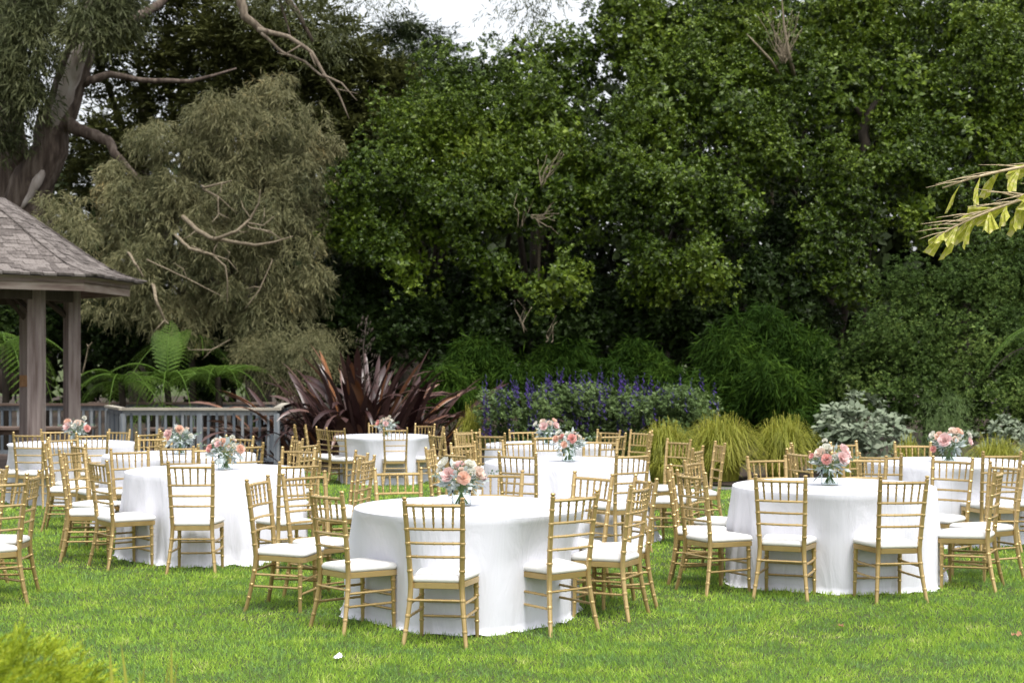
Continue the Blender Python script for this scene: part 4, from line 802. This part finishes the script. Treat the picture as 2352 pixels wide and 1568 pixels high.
sedge('small yellow sedge tuft between flax and salvia', 1085, 27.4, 40, 945, 404, 500)
sedge('loose sedge clump by the path past the silver shrub', 2290, 23.2, 90, 1015, 405, 900)
sedge('small fresh sedge tuft before the silver shrub', 2085, 23.2, 40, 1015, 406, 500)
sedge('low sedge tuft hugging the silver shrub', 1935, 23.6, 40, 1035, 407, 400)
def broad(label, rows, seed, n, L, W, mat, group=None, k=5):
    r = rng_(seed); cl = blobs(rows); cen = np.array([c for c, _ in cl]).mean(0); off = np.array((cen[0], cen[1], float(g(cen[1])))); t = thing('silver_shrub', label, 'shrub', off, group=group)
    P, d = clump_points(r, cl, n, back=.4, lo=.8); V, Fc = rosettes(r, P, d*.7+UP*.6, k, L, W, (45, 90)); put('leaves', mesh_np('leaves', V-off, Fc), M[mat], t, kind='stuff')
    m = MB()
    for c, q in cl: m.tube([(0, 0, -.03), (c-off)*(.5, .5, .4), c-off], [.02, .014, .008], 5)
    m.build('stems', M['stem'], t)
broad('silver-green shrub with large felted oval leaves', [(1925,985,45,25.6),(1980,960,50,25.8),(2035,1000,45,25.4),(1940,1020,40,25.2),(2000,1025,45,25)], 410, 190, .15, .085, 'silver')
broad('pale silver-leaved shrub past the pink rose table', [(2230,1030,35,24.2),(2310,1005,40,24.4),(2350,1025,40,24)], 411, 150, .10, .06, 'silver')
broad('dark green leafy shrub in front of the weeping shrub', [(1880,1000,40,26.2),(1860,975,35,26.4)], 412, 120, .13, .04, 'podo')
for x, Y, tp, lb in ((2165, 26, 940, 'wispy pale-green shrub against the round bush'),):
    tree('wispy_shrub', lb, 'shrub', [(x, 945, 45, Y), (x-20, 985, 40, Y), (x+20, 990, 40, Y)], M['salvia'], M['darkbark'], 350, 413, 'droop', .10, .008, 10, 10, .4, length=.3, thick=.03, limbs=2, fill=0)

# ------------------------------------------------------------ foreground plants
def juniper():
    r = rng_(500); Y = 4.7; c = at(-30, 1775, Y); rad = np.array((.50, .45, .42)); t = thing('juniper_bush', 'low feathery yellow-green juniper at the lawn corner', 'bush', (c[0], c[1], 0))
    n = 2300; d = rdir(r, n*3); d = d[(d[:, 2] > -.25)][:n]; n = len(d); P = c+rad*d*r.uniform(.7, 1.0, (n, 1)); parts = []
    ax = unit(d*(1, 1, .8)+np.array((.45, 0, .05))+r.normal(0, .35, (n, 3))); k = 12
    Pk = np.repeat(P, k, 0); ak = np.repeat(ax, k, 0); tt = np.tile(np.arange(k)/k, n); sd_ = unit(np.cross(ak, UP+r.normal(0, .2, ak.shape)))*np.where(np.arange(n*k) % 2, 1, -1)[:, None]
    V, Fc = kites(Pk+ak*(tt*.065)[:, None], ak+sd_*.55+r.normal(0, .2, ak.shape), UP+r.normal(0, .4, ak.shape), .036*(1.15-tt), np.full(n*k, .006))
    put('sprays', mesh_np('sprays', V-np.array((c[0], c[1], 0)), Fc), M['juniper'], t, kind='stuff')
    m = MB()
    for q in range(14): e = (c-np.array((c[0], c[1], 0)))+rad*rdir(r, 1)[0]*.7; e[2] = abs(e[2]); m.tube([(0, 0, -.02), e*(.4, .4, .5), e], [.03, .02, .008], 6)
    m.build('branches', M['bark'], t)
juniper()
ir = thing('iris_plant', 'few yellow-tipped strap leaves beside the juniper', 'plant', (*at(330, 1568, 4.5)[:2], 0))
im = strap_mesh(3, .72, .016, R(18), .3); im.materials.append(M['sedge'])
for i, (x, y) in enumerate(((275, 1500), (300, 1530), (325, 1502), (372, 1532), (390, 1540), (400, 1505), (350, 1560))):
    e = at(x, y, 4.5); o = ir.location; put('leaf', im, None, ir, loc=((e[0]-o[0])*.8, (i % 3-1)*.03, 0), rot=(0, R(random.Random(i).uniform(-3, 6)), R(90+random.Random(i).uniform(-40, 40))), scale=(1, 1, e[2]/.70))
# palm whose frond reaches in from the side
PX, PY, PZ = 4.75, 9.3*K, 2.95
pt_ = thing('palm_tree', 'palm with a ragged yellow-green frond reaching over the tables', 'palm', (PX, PY, 0))
trunk('trunk', pt_, M['palebark'], [(0, 0, -.05), (.05, 0, 1.5), (0, 0, PZ)], [.09, .08, .07], 10, 3)
pl = rng_(600); fan_m = []
for i in range(6):
    n = 7; a = np.radians(np.linspace(-16-3*i % 9, 16, n)); L_ = .27*pl.uniform(.8, 1.1, n)*(1-.15*np.abs(np.linspace(-1, 1, n))); V = [(0, 0, 0)]
    for j in range(n): V.append((L_[j]*math.cos(a[j])*.55, L_[j]*math.sin(a[j])*.55, (.008 if j % 2 else -.004)))
    for j in range(n): V.append((L_[j]*math.cos(a[j]), L_[j]*math.sin(a[j]), (.012 if j % 2 else -.006)-.02))
    Fc = [(0, 1+j, 2+j) for j in range(n-1)]+[(1+j, 1+n+j, 2+n+j, 2+j) for j in range(n-1)]
    mb = MB().add(V, Fc); me = mb.mesh('leaflet'); me.materials.append(M['palm']); fan_m.append(me)
spike = MB().tube([(0, 0, 0), (.14, 0, .004), (.30, 0, -.01)], [.006, .004, .001], 5).mesh('dry_tip'); spike.materials.append(M['palmdry'])
def frond(tip, mid, seed, nl=22):
    r = random.Random(seed); P0 = np.zeros(3)+(0, 0, PZ); P1, P2 = np.array(mid)-(PX, PY, 0), np.array(tip)-(PX, PY, 0); t = np.linspace(0, 1, 14)[:, None]
    path = (1-t)**2*P0+2*t*(1-t)*P1+t*t*P2; mr = MB().tube(path, np.linspace(.022, .005, 14), 7).build('frond_stalk', M['palmdry'], pt_, True)
    for i in range(nl):
        u = .35+.64*i/nl; p = (1-u)**2*P0+2*u*(1-u)*P1+u*u*P2; tg = 2*(1-u)*(P1-P0)+2*u*(P2-P1); az_ = math.atan2(tg[1], tg[0]); s = r.uniform(.75, 1.15)*(1.1-.25*u)
        put('leaflet', fan_m[i % 6], None, mr, loc=p, rot=(R(r.uniform(-50, 50)+(50 if i % 2 else -50)), R(r.uniform(15, 62)), az_+R((1 if i % 2 else -1)*r.uniform(10, 60))), scale=(s, s, s))
        if u > .55: put('dry_tip', spike, None, mr, loc=p, rot=(0, R(r.uniform(-14, 16)), az_+R(r.uniform(-16, 16))), scale=(s, s, s))
tp = at(2150, 545, 8.9); frond(tp, at(2400, 390, 9.1), 1)
frond(at(2165, 432, 9.2), at(2430, 330, 9.2), 2, 9)
frond((PX+1.4, PY+.3, 2.6), (PX+.9, PY+.1, 3.5), 3, 16); frond((PX+.3, PY+1.5, 2.6), (PX+.2, PY+.9, 3.5), 4, 16)

# ------------------------------------------------------------ litter on the lawn
def scrap(name, label, cat, x, y, sz, mat, seed):
    Yw = F*H/(y-YH); r = rng_(seed); n = 7; X_, Y_ = np.meshgrid(np.linspace(-1, 1, n), np.linspace(-1, 1, n)); V = np.stack([X_*sz, Y_*sz*.6, np.abs(r.normal(0, .35, X_.shape))*sz], -1).reshape(-1, 3)
    i = np.arange((n-1)*n).reshape(n-1, n)[:, :-1].ravel(); put(name, mesh_np(name, V, np.stack([i, i+1, i+n+1, i+n], 1)), mat, loc=((x-CX)/F*Yw, Yw, .03), rot=(0, 0, seed), label=label, cat=cat)
scrap('tissue', 'crumpled white tissue lying on the grass', 'tissue', 780, 1522, .035, M['paper'], 1)
scrap('dry_leaf', 'pinkish dry leaf lying on the open grass', 'leaf', 1932, 1448, .022, M['dryleaf'], 2)
scrap('dry_leaf', 'dry brown leaf lying on the grass by the palm side', 'leaf', 2335, 1470, .03, M['dryleaf'], 3)
